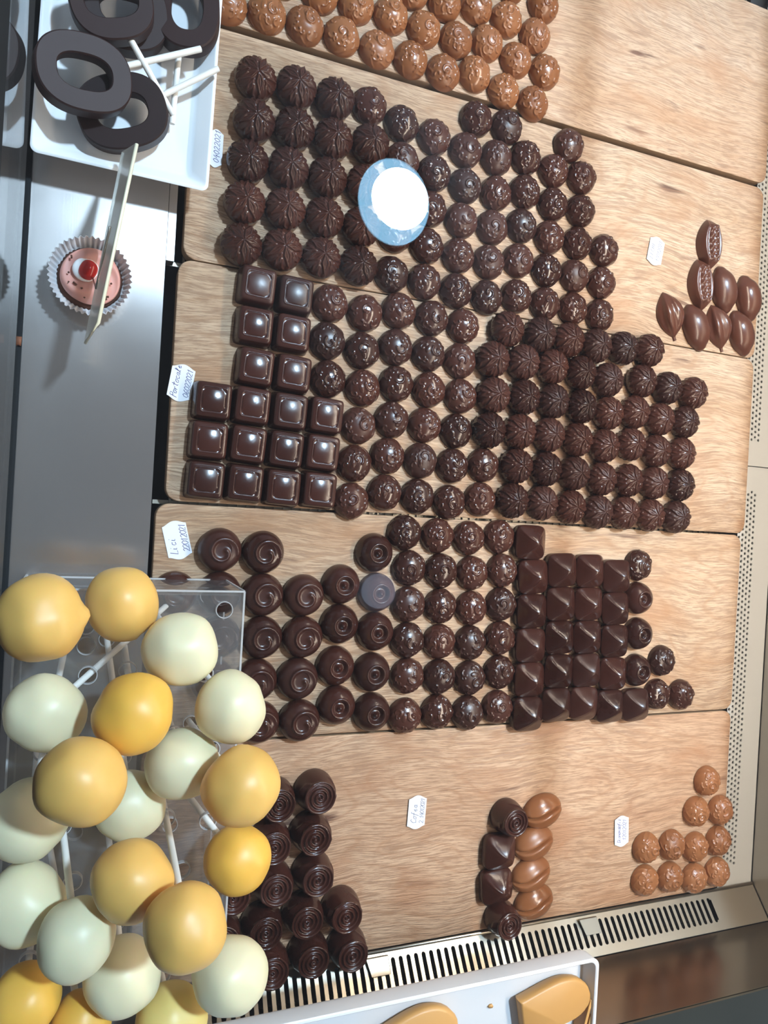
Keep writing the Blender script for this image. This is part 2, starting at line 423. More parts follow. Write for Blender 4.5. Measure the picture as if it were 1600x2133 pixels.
def make_rose(name, m):
    R, h = .0160, .0215
    def fn(T, TH):
        T = np.clip(T, 0, 1.01)
        s = np.where(T < .5, T/.5*.72, .72+.28*np.sin(np.clip((T-.5)/.5, 0, 1)*PI/2))
        r = R*s*np.where(T > .93, 1-(T-.93)*.4, 1)
        z = np.where(T < .5, h*(1-.02*(T/.5)**4), h*.98*(1-((T-.5)/.5)**1.15))
        return r*np.cos(TH), r*np.sin(TH), np.maximum(z, 0)
    def d(U, Vv):
        t = np.hypot(U, Vv); th = np.arctan2(Vv, U)
        ph = t/.150-th/(2*PI)
        tri = 1-np.abs((ph % 1)*2-1)
        f = .0027*(tri**1.6-.5)*np.clip((.50-t)/.03, 0, 1)
        f = f+.0012*np.exp(-((t-.50)/.03)**2)
        f = f+relief([([(.52*math.cos(a), .52*math.sin(a)), (.66*math.cos(a+.35), .66*math.sin(a+.35)), (.74*math.cos(a+.9), .74*math.sin(a+.9))], .03, 1.0) for a in (.3, 2.4, 4.4)], [], .0008)(U, Vv)
        return f
    return polar(name, fn, 52, 72, m, d)
def make_square(name, m):
    a0 = .0145
    prof = [(0, .0140), (.15, .01395), (.35, .0137), (.50, .0133), (.575, .0130), (.590, .0126), (.605, .0126), (.622, .0131), (.640, .0133), (.660, .0131), (.675, .0129),
            (.72, .01275), (.78, .0125), (.84, .0120), (.875, .0112), (.905, .0098), (.95, .0050), (.99, .0008), (1.0, 0)]
    ts = np.linspace(0, 1, len(prof)); ss = np.array([q[0] for q in prof]); zs = np.array([q[1] for q in prof])
    def fn(T, TH):
        s = np.interp(T, ts, ss); z = np.interp(T, ts, zs)
        p = 9.0
        k = a0/((np.abs(np.cos(TH))**p+np.abs(np.sin(TH))**p)**(1/p))
        r = k*s
        z = np.where(s < .58, .0141-15.0*r*r, z)
        return r*np.cos(TH), r*np.sin(TH), z
    return polar(name, fn, len(prof)-1, 96, m)
def make_bean(name, m):
    A, B, h = .0205, .0158, .0128
    def fn(T, TH):
        a = np.clip(T, 0, 1.01)*(PI/2+.2)
        r = np.sin(a); return A*r*np.cos(TH), B*r*np.sin(TH), np.maximum(h*(np.cos(a)+math.sin(.2))/(1+math.sin(.2)), 0)
    def d(U, Vv):
        c = .05*np.sin(U*5)
        return -.0034*np.exp(-((Vv-c)/.045)**2)*np.clip((.80-np.abs(U))/.12, 0, 1)+.0006*np.exp(-((np.abs(Vv-c)-.13)/.07)**2)*np.clip((.7-np.abs(U))/.2, 0, 1)
    return polar(name, fn, 60, 120, m, d)
def make_pod(name, m, kind):
    """cocoa pods lying on their flat side; long axis along local x"""
    L = .0250
    wid = {'smooth': .0168, 'ridged': .0142, 'cut': .0142}[kind]; hh = {'smooth': .0155, 'ridged': .0135, 'cut': .0100}[kind]
    ns, npn = 44, 30; V = []; Fc = []
    for i in range(ns+1):
        s = i/ns; x = L*(2*s-1)
        if kind == 'smooth':
            p = max(1e-4, (1-(2*s-1)**2))**.9; p = p*(1-.10*math.cos((2*s-1)*3))+.10*math.exp(-((abs(2*s-1)-.93)/.09)**2)
            if i in (0, ns): p = .06
        elif kind == 'ridged':
            p = math.sin(PI*min(1, s*1.07))**.75 if s < .93 else .13
            p = max(p, .13 if s > .5 else .03)
        else:
            p = max(1e-4, math.sin(PI*s))**.72
            if i in (0, ns): p = .03
        for k in range(npn+1):
            f = PI*k/npn
            q = 1.0
            if kind == 'ridged': q = 1+.085*math.cos(7*f+PI)*min(1, p*1.4)
            y = wid*p*math.cos(f)*q; z = hh*p*math.sin(f)**.8*q
            if kind == 'cut':
                u = abs(math.cos(f)); z = hh*(1-max(0, (u-.62)/.38)**2.2)*min(1, p*1.6)
                e = abs(abs(y)/(wid*max(p, .05))-.52)
                z -= .0014*math.exp(-(e/.07)**2)*min(1, p)
                if u < .45 and p > .55:
                    row = 1 if y > 0 else -1
                    bx = ((x/(.0058))+(.25 if row > 0 else -.25)) % 1-.5
                    by = (abs(y)-.0030)/.0024
                    z += .0026*max(0, 1-(bx/.42)**2-by*by)**.5
            V.append((x, y, max(z, 0)))
    for i in range(ns):
        for k in range(npn):
            a = i*(npn+1)+k; Fc.append((a, a+1, a+npn+2, a+npn+1))
    for i in range(ns):
        a = i*(npn+1); b = a+npn; Fc.append((a, a+npn+1, b+npn+1, b))
    return mesh(name, V, Fc, m)

KIND = {}
for nm, m_ in (('dark', M_DARK), ('milk', M_MILK)):
    KIND['swirl_'+nm] = [make_swirl('swirl_dome', m_, 10+i) for i in range(6)]
KIND['flower'] = [make_flower('flower_truffle', M_DARK, i) for i in range(2)]
KIND['flower_small'] = [make_flower('flower_truffle', M_DARK, i+9, .0151, .0178, True) for i in range(1)]
KIND['spiral'] = [make_spiral('curl_dome', M_PLAIN)]
KIND['knob'] = [make_knob('hollow_dome', M_PLAIN)]
KIND['pyramid'] = [make_pyramid('pyramid_chocolate', M_PLAIN)]
KIND['rose'] = [make_rose('rose_chocolate', M_PLAIN)]
KIND['square'] = [make_square('square_chocolate', M_PLAIN)]
KIND['bean'] = [make_bean('coffee_bean_chocolate', M_MILK)]
M_POD = choc('pod_chocolate', (.075, .024, .014), (.10, .034, .020), .20, .30, .05)
KIND['pod_smooth'] = [make_pod('cocoa_pod_chocolate', M_POD, 'smooth')]
KIND['pod_ridged'] = [make_pod('ridged_pod_chocolate', M_POD, 'ridged')]
KIND['pod_cut'] = [make_pod('cut_pod_chocolate', M_POD, 'cut')]
NAME = dict(swirl_dark='swirl_dome', swirl_milk='swirl_dome', flower='flower_truffle', flower_small='flower_truffle', spiral='curl_dome', knob='hollow_dome',
            pyramid='pyramid_chocolate', rose='rose_chocolate', square='square_chocolate', bean='coffee_bean_chocolate', pod_smooth='cocoa_pod_chocolate',
            pod_ridged='ridged_pod_chocolate', pod_cut='cut_pod_chocolate')
ZC = dict(swirl_dark=.0050, swirl_milk=.0050, flower=.0082, flower_small=.0080, spiral=.0070, knob=.0060, pyramid=.0070, rose=.0105, square=.0070, bean=.006,
          pod_smooth=.006, pod_ridged=.006, pod_cut=.006)
PLACED = []
def put(kind, px, py, label, group, rz=None, zb=0.0, scale=1.0):
    me = rnd.choice(KIND[kind])
    o = link(NAME[kind], me)
    p = at(px, py, ZC[kind])
    o.location = (p.x, p.y, zb+.0002)
    if rz is None:
        rz = rnd.uniform(0, 2*PI) if kind.startswith('swirl') else rnd.uniform(-.12, .12)
        if kind == 'flower' or kind == 'flower_small': rz = rnd.uniform(-.25, .25)
    o.rotation_euler = (0, 0, rz)
    if scale != 1.0: o.scale = (scale,)*3
    tag(o, label, 'chocolate', group)
    PLACED.append((o, kind))
    return o
ORD = ['', 'first', 'second', 'third', 'fourth', 'fifth', 'sixth', 'seventh', 'eighth', 'ninth', 'tenth', 'eleventh', 'twelfth']

# ------------------------------------------------------------------ the case: floor, ledge, glass, walls
b = MB(); b.box(.03, .70, -.75, .75, -.056, -.050); b.box(.03, .664, -.3965, -.3912, -.050, .0203); b.box(.60, .663, -.362, .75, -.011, -.009); structure(b.build('trim_8', M_PIT, smooth=False), 'well under the boards with its shade painted black')  # well floor, closing strip, and black sheet added so the holes look shaded
b = MB(); b.box(-5, 6, -5, 5, -.95, -.90); structure(b.build('floor', mat('dark_shop_floor', (.06, .05, .045), .5), smooth=False))
b = MB(); b.box(-.0535, .0446, -.75, .75, -.006, 0); b.box(.0426, .0446, -.75, .75, -.05, -.006)
o = b.build('trim_1', M_LEDGE, smooth=False, uv=True); structure(o, 'brushed steel ledge along the front of the case')
b = MB(); b.box(.0450, .0506, .1735, .75, -.012, -.0005)
o = b.build('trim_2', M_LEDGE, smooth=False, uv=True); structure(o, 'narrow steel lip beside the ledge')
b = MB(); b.box(-.0520, -.0452, -.75, .75, .0002, .0035)
o = b.build('trim_3', M_BLACK, smooth=False); structure(o, 'black rubber seal at the foot of the front glass')
b = MB(); b.box(-.0520, -.0470, -.75, .75, .004, .40)
o = b.build('window_1', M_GLASS, smooth=False); structure(o, 'upright front glass of the display case')
b = MB(); b.box(-.0520, 1.0, -.75, .75, GLASS_Z, GLASS_Z+.005)
o = b.build('window_2', M_GLASS, smooth=False); structure(o, 'level top glass of the display case')
b = MB(); b.box(-.060, -.0521, -.75, .75, .40, GLASS_Z+.008); b.box(-.0528, -.0469, -.75, .75, .150, .432)
o = b.build('trim_4', M_BLACK, smooth=False); structure(o)

# perforated sheet along the back of the boards (real holes over a black sheet painted as shade)
def perforated(y0, y1, x0, ncol, px=.0047, py=.0055, r=.00150):
    b = MB()
    for c in range(ncol):
        xa = x0+c*px; off = (c % 2)*py/2
        n = int((y1-y0)/py)
        for i in range(n):
            ya = y0+off+i*py
            cx, cy = xa+px/2, ya+py/2
            rect = [(xa+px, cy), (xa+px, ya+py), (cx, ya+py), (xa, ya+py), (xa, cy), (xa, ya), (cx, ya), (xa+px, ya)]
            hole = [(cx+r*math.cos(k*PI/4), cy+r*math.sin(k*PI/4)) for k in range(8)]
            V = [(x, y, -.003) for x, y in rect]+[(x, y, -.003) for x, y in hole]+[(x, y, -.0042) for x, y in hole]
            Fc = [(k, (k+1) % 8, 8+(k+1) % 8, 8+k) for k in range(8)]+[(8+k, 8+(k+1) % 8, 16+(k+1) % 8, 16+k) for k in range(8)]
            b.add(V, Fc)
        if off:
            b.add([(xa, y0, -.003), (xa+px, y0, -.003), (xa+px, y0+off, -.003), (xa, y0+off, -.003)], [(0, 1, 2, 3)])
        else:
            ye = y0+n*py; b.add([(xa, ye, -.003), (xa+px, ye, -.003), (xa+px, ye+py/2, -.003), (xa, ye+py/2, -.003)], [(0, 1, 2, 3)])
    return b, y0+int((y1-y0)/py)*py+py/2
def sheet(nm, ya, yb, p0, p1, label):
    b, pe = perforated(p0, p1, .6172, 5)
    xa, xb, xc = .6172, .6172+5*.0047, .6635
    b.add([(xb, ya, -.003), (xc, ya, -.003), (xc, yb, -.003), (xb, yb, -.003)], [(0, 1, 2, 3)])
    b.add([(xa, ya, -.003), (xb, ya, -.003), (xb, p0, -.003), (xa, p0, -.003)], [(0, 1, 2, 3)])
    b.add([(xa, pe, -.003), (xb, pe, -.003), (xb, yb, -.003), (xa, yb, -.003)], [(0, 1, 2, 3)])
    for y in (ya, yb): b.add([(xa, y, -.003), (xc, y, -.003), (xc, y, -.012), (xa, y, -.012)], [(0, 1, 2, 3)])
    o = b.build(nm, M_PERF, smooth=False); structure(o, label)
sheet('trim_5', .0690, .70, .0930, .69, 'upper grey perforated sheet behind the boards')
sheet('trim_6', -.3690, .0680, -.3430, .0470, 'lower grey perforated sheet behind the boards')
b = MB(); b.box(.6645, .670, -.45, .75, -.05, .30)
structure(b.build('wall_back', M_STEEL, smooth=False), 'steel back wall of the case')
b = MB(); b.box(.05, .6640, -.3955, -.3912, .0205, .0985)
structure(b.build('wall_side', M_WALLS, smooth=False), 'polished steel side wall beyond the vent grille')
b = MB(); b.box(.05, .70, -.75, -.3920, .0990, .1010)
M_SHELF = steel('greenish_steel_shelf', (.24, .26, .22), .3)
structure(b.build('trim_7', M_SHELF, smooth=False), 'steel shelf that the white tray stands on')

# wire shelf below the boards
b = MB()
y = -.36
for i in range(78):
    x = .058+i*.0073; b.box(x, x+.0016, -.362, .72, -.0155, -.0135)
for yy in (-.35, -.18, -.002, .176, .353, .53, .70): b.box(.0465, .62, yy-.0015, yy+.0015, -.0175, -.0155)
tag(b.build('wire_shelf', M_WIRE, smooth=False), 'metal wire shelf seen in the gaps under the wooden boards', 'shelf')

# ------------------------------------------------------------------ serving boards
def board(x0, x1, y0, y1, m, label, r=.010):
    o_ = []
    for cx, cy, a in ((x1-r, y1-r, 0), (x0+r, y1-r, PI/2), (x0+r, y0+r, PI), (x1-r, y0+r, 1.5*PI)):
        o_ += [(cx+r*math.cos(a+k*PI/16), cy+r*math.sin(a+k*PI/16)) for k in range(9)]
    n = len(o_); b = MB()
    ins = .0006
    cxm, cym = (x0+x1)/2, (y0+y1)/2
    def inset(q): return [(x-math.copysign(ins, x-cxm), y-math.copysign(ins, y-cym)) for x, y in q]
    V = [(x, y, 0) for x, y in inset(o_)]+[(x, y, -.0007) for x, y in o_]+[(x, y, -.0125) for x, y in o_]
    V = [(x-cxm, y-cym, z) for x, y, z in V]
    Fc = [tuple(range(n)), tuple(range(3*n-1, 2*n-1, -1))]
    for a in (0, n): Fc += [(a+i, a+(i+1) % n, a+n+(i+1) % n, a+n+i) for i in range(n)]
    me = mesh('serving_board', V, Fc, [m, M_BEDGE], autos=50)
    for p in me.polygons:
        if abs(p.normal.z) < .3: p.material_index = 1
    o = link('serving_board', me); o.location = (cxm, cym, 0)
    return tag(o, label, 'board', 'wooden serving boards')
board(.0560, .6250, .3560, .5310, W1, 'top pale wooden board holding the milk chocolate domes')
board(.0565, .6232, .1772, .3508, W2, 'second wooden board from top, with large flower truffles and cocoa pods')
board(.0540, .6232, -.0008, .1762, W3, 'third wooden board from top, holding the square chocolates')
board(.0480, .6195, -.1795, -.0028, W4, 'fourth wooden board from top, holding pyramids and hollow-topped domes')
board(.0480, .6195, -.3605, -.1812, W5, 'bottom wooden board with roses and coffee bean chocolates', )

# ------------------------------------------------------------------ chocolates
# top board: milk domes, diagonal rows counted from the lower edge of the board
rows = [
 [(487, 8), (555, 25), (636, 47), (714, 72), (787, 100), (856, 122), (922, 147), (993, 153), (1051, 187), (1111, 213)],
 [(596, -48), (673, -12), (741, 8), (812, 28), (884, 54), (950, 77), (1017, 86), (1076, 122), (1136, 147)],
 [(866, -18), (929, 6), (996, 15), (1055, 37), (1116, 70)],
 [(1066, -34), (1134, 10)]]
for r, row in enumerate(rows):
    for c, (x, y) in enumerate(row):
        put('swirl_milk', x, y, f'milk chocolate dome on the top board, {ORD[c+1]} from left in the {ORD[r+1]} diagonal row up', 'milk domes on the top board')

# second board
flB = [[(539, 167), (537, 255), (522, 334), (519, 422), (511, 507)],
       [(622, 184), (620, 271), (606, 350), (600, 436), (591, 519)],
       [(700, 208), (695, 290), (682, 369), (680, 452), (672, 533)],
       [(772, 303), (759, 385), (749, 470), (748, 553)]]
for c, col in enumerate(flB):
    for r, (x, y) in enumerate(col):
        put('flower', x, y, f'large flower-topped dark truffle, {ORD[r+1]} down in the {ORD[c+1]} column, second board', 'flower truffles on the second board')
swB = [[(772, 223)],
       [(837, 259), (841, 331), (834, 408), (823, 488), (816, 571)],
       [(905, 283), (905, 359), (899, 433), (891, 510), (885, 586)],
       [(968, 308), (969, 383), (958, 456), (954, 531), (951, 605)],
       [(994, 247), (1033, 326), (1033, 398), (1026, 471), (1019, 543), (1014, 617)],
       [(1058, 265), (1098, 328), (1095, 399), (1089, 470), (1082, 544), (1076, 617)],
       [(1155, 355), (1150, 425), (1146, 495), (1139, 565), (1134, 632)],
       [(1187, 304), (1213, 372), (1208, 440), (1204, 508), (1197, 575), (1193, 642)],
       [(1259, 525), (1252, 591), (1249, 656)]]
for c, col in enumerate(swB):
    for r, (x, y) in enumerate(col):
        put('swirl_dark', x, y, f'swirl-topped dark dome, {ORD[r+1]} down in the {ORD[c+1]} column of domes, second board', 'swirl domes on the second board')

# third board
sqC = [[(541, 597), (617, 620)], [(536, 680), (616, 700)], [(538, 766), (615, 784)],
       [(448, 838), (532, 846), (609, 860), (681, 867)], [(439, 919), (523, 922), (600, 938), (673, 942)], [(434, 997), (517, 1001), (595, 1014), (667, 1018)]]
for r, row in enumerate(sqC):
    for c, (x, y) in enumerate(row):
        put('square', x, y, f'square dark chocolate with framed top, {ORD[c+1]} from left in the {ORD[r+1]} row', 'square chocolates on the third board', rz=-.055+rnd.uniform(-.02, .02))
swC = [[(687, 632), (684, 713), (686, 791)],
       [(759, 649), (755, 727), (755, 804), (747, 880), (737, 956), (733, 1036)],
       [(831, 647), (826, 724), (826, 802), (815, 877), (805, 952), (800, 1030)],
       [(899, 661), (893, 736), (893, 811), (882, 885), (873, 959), (868, 1034)],
       [(965, 677), (958, 749), (958, 822), (948, 895), (938, 968), (934, 1044)],
       [(1005, 968), (998, 1041)]]
for c, col in enumerate(swC):
    for r, (x, y) in enumerate(col):
        put('swirl_dark', x, y, f'swirl-topped dark dome, {ORD[r+1]} down in the {ORD[c+1]} column of domes, third board', 'swirl domes on the third board')
flC = [[(1058, 686), (1127, 691), (1187, 701), (1244, 713), (1297, 725), (1353, 730)],
       [(1027, 749), (1093, 753), (1153, 762), (1212, 775), (1267, 791), (1338, 794), (1392, 808), (1445, 819)],
       [(1029, 822), (1093, 826), (1152, 834), (1212, 846), (1267, 861), (1324, 858), (1375, 873), (1427, 879)],
       [(1018, 896), (1085, 897), (1144, 905), (1203, 916), (1258, 928), (1315, 925), (1367, 940), (1420, 944)],
       [(1078, 970), (1139, 976), (1196, 985), (1254, 997), (1311, 1001), (1362, 1005), (1418, 1010)],
       [(1066, 1041), (1130, 1047), (1189, 1056), (1246, 1066), (1301, 1068), (1355, 1073), (1409, 1077)]]
for r, row in enumerate(flC):
    for c, (x, y) in enumerate(row):
        put('flower_small', x, y, f'leaf-embossed dark truffle, {ORD[c+1]} from left in the {ORD[r+1]} row, third board', 'truffles on the third board')

# fourth board
spD = [[(461, 1156), (547, 1157)], [(373, 1237), (462, 1241), (545, 1242), (635, 1242)], [(468, 1328), (549, 1328), (630, 1325)],
       [(455, 1411), (540, 1412), (620, 1409)], [(462, 1498), (549, 1498), (623, 1494)]]
for r, row in enumerate(spD):
    for c, (x, y) in enumerate(row):
        put('spiral', x, y, f'smooth dark dome with curled hollow top, {ORD[c+1]} from left in the {ORD[r+1]} row, fourth board', 'curl-topped domes on the fourth board', rz=rnd.uniform(-.3, .3)-.6)
knD = [[(708, 1222), (703, 1307), (695, 1393), (698, 1477)], [(783, 1151), (783, 1234), (779, 1316), (773, 1401), (774, 1484)]]
for c, col in enumerate(knD):
    for r, (x, y) in enumerate(col):
        put('knob', x, y, f'dark dome with a dimpled top, {ORD[r+1]} down in {("left", "right")[c]} column beside the swirl domes', 'dimpled domes on the fourth board')
swD = [[(844, 1112), (915, 1117), (980, 1121), (1043, 1121)], [(857, 1184), (923, 1189), (989, 1193), (1053, 1193)], [(857, 1258), (923, 1263), (987, 1266), (1050, 1263)],
       [(852, 1332), (918, 1338), (984, 1338), (1047, 1333)], [(857, 1409), (923, 1410), (988, 1410), (1050, 1405)], [(845, 1490), (912, 1485), (977, 1484), (1040, 1477)]]
for r, row in enumerate(swD):
    for c, (x, y) in enumerate(row):
        put('swirl_dark', x, y, f'swirl-topped dark dome, {ORD[c+1]} from left in the {ORD[r+1]} row of domes, fourth board', 'swirl domes on the fourth board')
pyD = [[(1099, 1136)], [(1110, 1204), (1169, 1193), (1224, 1195), (1278, 1204)], [(1107, 1271), (1164, 1260), (1220, 1261), (1272, 1270)],
       [(1106, 1340), (1162, 1327), (1219, 1327), (1272, 1334)], [(1107, 1407), (1164, 1393), (1220, 1393), (1272, 1400)], [(1099, 1476), (1157, 1461), (1212, 1461), (1264, 1463), (1316, 1464)]]
for r, row in enumerate(pyD):
    for c, (x, y) in enumerate(row):
        put('pyramid', x, y, f'dark pyramid chocolate, {ORD[c+1]} from left in the {ORD[r+1]} pyramid row, fourth board', 'pyramids on the fourth board', rz=rnd.uniform(-.05, .05))
put('swirl_dark', 1329, 1179, 'swirl-topped dark dome at the top right end of the pyramids', 'loose domes on the fourth board')
for q, (x, y) in enumerate([(1326, 1249), (1326, 1322), (1327, 1398)]):
    put('knob', x, y, f'{ORD[q+1]} down of three dimpled dark domes right of the pyramids', 'dimpled domes right of the pyramids', scale=.97)
put('swirl_dark', 1381, 1377, 'dark dome standing alone right of the lowest dimpled dome', 'loose domes on the fourth board')
put('swirl_dark', 1366, 1450, 'left of two dark domes ending the lowest row of the fourth board', 'loose domes on the fourth board')
put('swirl_dark', 1417, 1448, 'rightmost dark dome of the lowest row on the fourth board', 'loose domes on the fourth board')

# bottom board
rsE = [[(582, 1676), (573, 1760), (565, 1841), (553, 1921), (576, 1999)], [(650, 1664), (644, 1744), (636, 1823), (632, 1906), (639, 1981)], [(704, 1899), (715, 1976)]]
for c, col in enumerate(rsE):
    for r, (x, y) in enumerate(col):
        put('rose', x, y, f'dark rose chocolate, {ORD[r+1]} down in the {ORD[c+1]} rose column beside the cake pops', 'roses beside the cake pops', rz=rnd.uniform(0, 6.28))
put('rose', 497, 1862, 'upper dark rose chocolate half hidden behind the cake pops', 'roses beside the cake pops', rz=1.0)
put('rose', 478, 1935, 'lower dark rose chocolate half hidden behind the cake pops', 'roses beside the cake pops', rz=2.0)
put('rose', 1063, 1706, 'dark rose chocolate above two pyramids, beside the coffee beans', 'chocolates beside the coffee beans', rz=.5, scale=.94)
put('pyramid', 1041, 1774, 'upper dark pyramid between two roses, left of coffee bean chocolates', 'chocolates beside the coffee beans')
put('pyramid', 1035, 1846, 'lower dark pyramid between two roses, left of coffee bean chocolates', 'chocolates beside the coffee beans')
put('rose', 1050, 1917, 'dark rose chocolate at the edge of the vent grille, below two pyramids', 'chocolates beside the coffee beans', rz=.2, scale=.94)
for q, (x, y) in enumerate([(1134, 1692), (1116, 1759), (1110, 1824), (1116, 1882)]):
    put('bean', x, y, f'milk chocolate coffee bean, {ORD[q+1]} from the top of four', 'coffee bean chocolates', rz=.25+rnd.uniform(-.05, .05), scale=.97)
mlE = [[(1476, 1628)], [(1453, 1692), (1503, 1689)], [(1349, 1768), (1402, 1762), (1452, 1766), (1498, 1753)], [(1346, 1836), (1398, 1829), (1449, 1831), (1496, 1818)]]
for r, row in enumerate(mlE):
    for c, (x, y) in enumerate(row):
        put('swirl_milk', x, y, f'milk chocolate dome, {ORD[c+1]} in the {ORD[r+1]} row at the right end of bottom board', 'milk domes on the bottom board', scale=1.0)

# cocoa pods on the second board
for kind, x, y, a, lab in (
 ('pod_cut', 1482, 508, -1.50, 'cut cocoa pod chocolate showing seeds, topmost of the pods'),
 ('pod_cut', 1464, 592, -1.42, 'cut cocoa pod chocolate showing seeds, lower one touching the smooth pod'),
 ('pod_smooth', 1513, 602, -1.30, 'smooth cocoa pod chocolate between the cut pod and the rightmost pod'),
 ('pod_smooth', 1564, 620, -1.28, 'rightmost smooth cocoa pod chocolate by the perforated sheet'),
 ('pod_smooth', 1455, 681, -1.12, 'smooth cocoa pod chocolate just right of the leftmost ridged pod'),
 ('pod_smooth', 1549, 693, -1.15, 'lowest smooth cocoa pod chocolate near the corner of the board'),
 ('pod_ridged', 1402, 657, -1.18, 'leftmost ridged cocoa pod chocolate with a stem'),
 ('pod_ridged', 1502, 682, -1.20, 'ridged cocoa pod chocolate with a stem, between two smooth pods')):
    put(kind, x, y, lab, 'cocoa pod chocolates', rz=a, scale=.95 if kind != 'pod_cut' else 1.0)

# ------------------------------------------------------------------ keep neighbours from running into each other
def relax():
    rad = dict(swirl_dark=.0148, swirl_milk=.0148, flower=.0155, flower_small=.0151, spiral=.0162, knob=.0158, rose=.0160, pyramid=.0150, square=.0145)
    for it in range(12):
        for i in range(len(PLACED)):
            a, ka = PLACED[i]
            if ka not in rad: continue
            for j in range(i+1, len(PLACED)):
                b_, kb = PLACED[j]
                if kb not in rad: continue
                dx, dy = b_.location.x-a.location.x, b_.location.y-a.location.y
                if abs(dx) > .034 or abs(dy) > .034: continue
                ra, rb = rad[ka]*a.scale[0], rad[kb]*b_.scale[0]
                if ka in ('square', 'pyramid') and kb in ('square', 'pyramid'):
                    ox, oy = ra+rb-abs(dx)+.0002, ra+rb-abs(dy)+.0002
                    if ox > 0 and oy > 0:
                        if ox < oy: s = math.copysign(ox/2, dx); a.location.x -= s; b_.location.x += s
                        else: s = math.copysign(oy/2, dy); a.location.y -= s; b_.location.y += s
                else:
                    d = math.hypot(dx, dy); ov = ra+rb+.0001-d
                    if ov > 0 and d > 1e-6:
                        ux, uy = dx/d*ov/2, dy/d*ov/2
                        a.location.x -= ux; a.location.y -= uy; b_.location.x += ux; b_.location.y += uy
relax()

# ------------------------------------------------------------------ handwriting
GL = {
 '0': [[(.3, 1), (.05, .7), (.05, .3), (.3, 0), (.55, .3), (.55, .75), (.3, 1)]],
 '1': [[(.1, .7), (.35, 1), (.3, 0)]],
 '2': [[(.05, .8), (.25, 1), (.5, .85), (.45, .55), (.05, .02), (.55, .05)]],
 '4': [[(.35, 1), (.05, .4), (.6, .42)], [(.45, .7), (.42, -.1)]],
 '5': [[(.55, 1), (.15, .95), (.12, .6), (.45, .55), (.5, .2), (.2, 0), (.05, .1)]],
 '6': [[(.5, 1), (.15, .6), (.08, .2), (.3, 0), (.5, .2), (.4, .45), (.12, .3)]],
 '.': [[(.1, .0), (.16, .05)]],
 'P': [[(.1, -.1), (.2, 1), (.6, .95), (.6, .6), (.2, .5)]],
 'o': [[(.3, .55), (.08, .35), (.12, .05), (.4, .05), (.5, .35), (.3, .55), (.6, .5)]],
 'r': [[(.05, .5), (.15, 0), (.2, .4), (.45, .5)]],
 't': [[(.3, 1), (.2, .05), (.4, .05)], [(0, .65), (.55, .7)]],
 'c': [[(.48, .48), (.2, .52), (.07, .25), (.2, .02), (.5, .1)]],
 'a': [[(.45, .5), (.15, .5), (.06, .15), (.3, .02), (.45, .5), (.5, .02)]],
 'l': [[(.05, .05), (.4, .8), (.25, 1), (.15, .2), (.35, .02)]],
 'e': [[(.08, .25), (.42, .35), (.3, .55), (.08, .3), (.2, .02), (.5, .12)]],
 'L': [[(.2, 1), (.08, 0), (.55, .03)]],
 'i': [[(.15, .5), (.12, .05), (.3, .05)], [(.2, .78), (.24, .82)]],
 'I': [[(.2, 1), (.12, 0)]],
 'C': [[(.6, .85), (.35, 1), (.06, .55), (.15, .05), (.6, .1)]],
 'H': [[(.12, 1), (.08, 0)], [(.55, 1), (.5, 0)], [(.08, .5), (.52, .52)]],
 'f': [[(.5, .95), (.32, 1), (.2, .3), (.1, -.35)], [(.05, .5), (.45, .52)]],
 'D': [[(.1, 0), (.15, 1), (.55, .8), (.6, .3), (.1, 0)]],
 'm': [[(.05, .5), (.08, 0), (.12, .45), (.3, .45), (.3, 0), (.35, .45), (.52, .45), (.54, 0)]],
 'n': [[(.08, .5), (.1, 0), (.15, .45), (.4, .45), (.42, .02)]],
 'd': [[(.45, .5), (.12, .45), (.08, .1), (.35, .03), (.48, 1), (.5, 0)]],
 'z': [[(.08, .5), (.48, .5), (.1, .02), (.5, .03)]],
}
def paper_tag(corners, z, lines, label, ink, name_at=(.12, .80), size=.0050):
    """corners: far-left, far-right, near-right, near-left in the picture; the text runs away from the near end"""
    P = [at(x, y, z) for x, y in corners]
    c = (P[0]+P[1]+P[2]+P[3])/4
    rd = ((P[0]-P[3])+(P[1]-P[2])).normalized()            # reading direction
    L = ((P[0]-P[3]).length+(P[1]-P[2]).length)/2; W = ((P[1]-P[0]).length+(P[2]-P[3]).length)/2
    up = Vector((-rd.y, rd.x, 0))
    Mx = Matrix(((rd.x, up.x, 0, c.x), (rd.y, up.y, 0, c.y), (0, 0, 1, z), (0, 0, 0, 1)))
    t = empty('paper_label', (c.x, c.y, z)); tag(t, label, 'label', 'handwritten paper labels')
    t.rotation_euler = (0, 0, math.atan2(rd.y, rd.x))
    out = []
    n = 10
    for i in range(n+1):
        s = i/n; out.append((L/2-.0014+.0030*math.sin(PI*s)**1.5-.0, -W/2+W*s))
    for i in range(n+1):
        s = i/n; out.append((-L/2+.0014-.0030*math.sin(PI*s)**1.5, W/2-W*s))
    b = MB(); b.prism(out, 0, .00025); b.build('paper', M_PAPER, t, smooth=False)
    b = MB()
    k = 0
    for txt, x0, y0, sz, adv in lines:
        x = x0
        for ch in txt:
            if ch != ' ':
                for st in GL[ch]:
                    pts = [(x+sz*(u+.22*v), y0+sz*v, .00030) for u, v in st]
                    b.tube(pts, .00021, 4)
            x += sz*adv
    b.build('handwriting', ink, t, smooth=False); return t
paper_tag([(437, 268), (466, 280), (461, 344), (432, 345)], .0004, [('04022021', -.0105, -.0030, .0042, .72)], 'white paper label partly under the white plate', M_INK)
paper_tag([(361, 758), (407, 770), (396, 837), (345, 826)], .0004, [('Portocale', -.0115, .0018, .0046, .58), ('06022021', -.0100, -.0068, .0042, .62)], 'white paper label on the third board, left of the squares', M_INK)
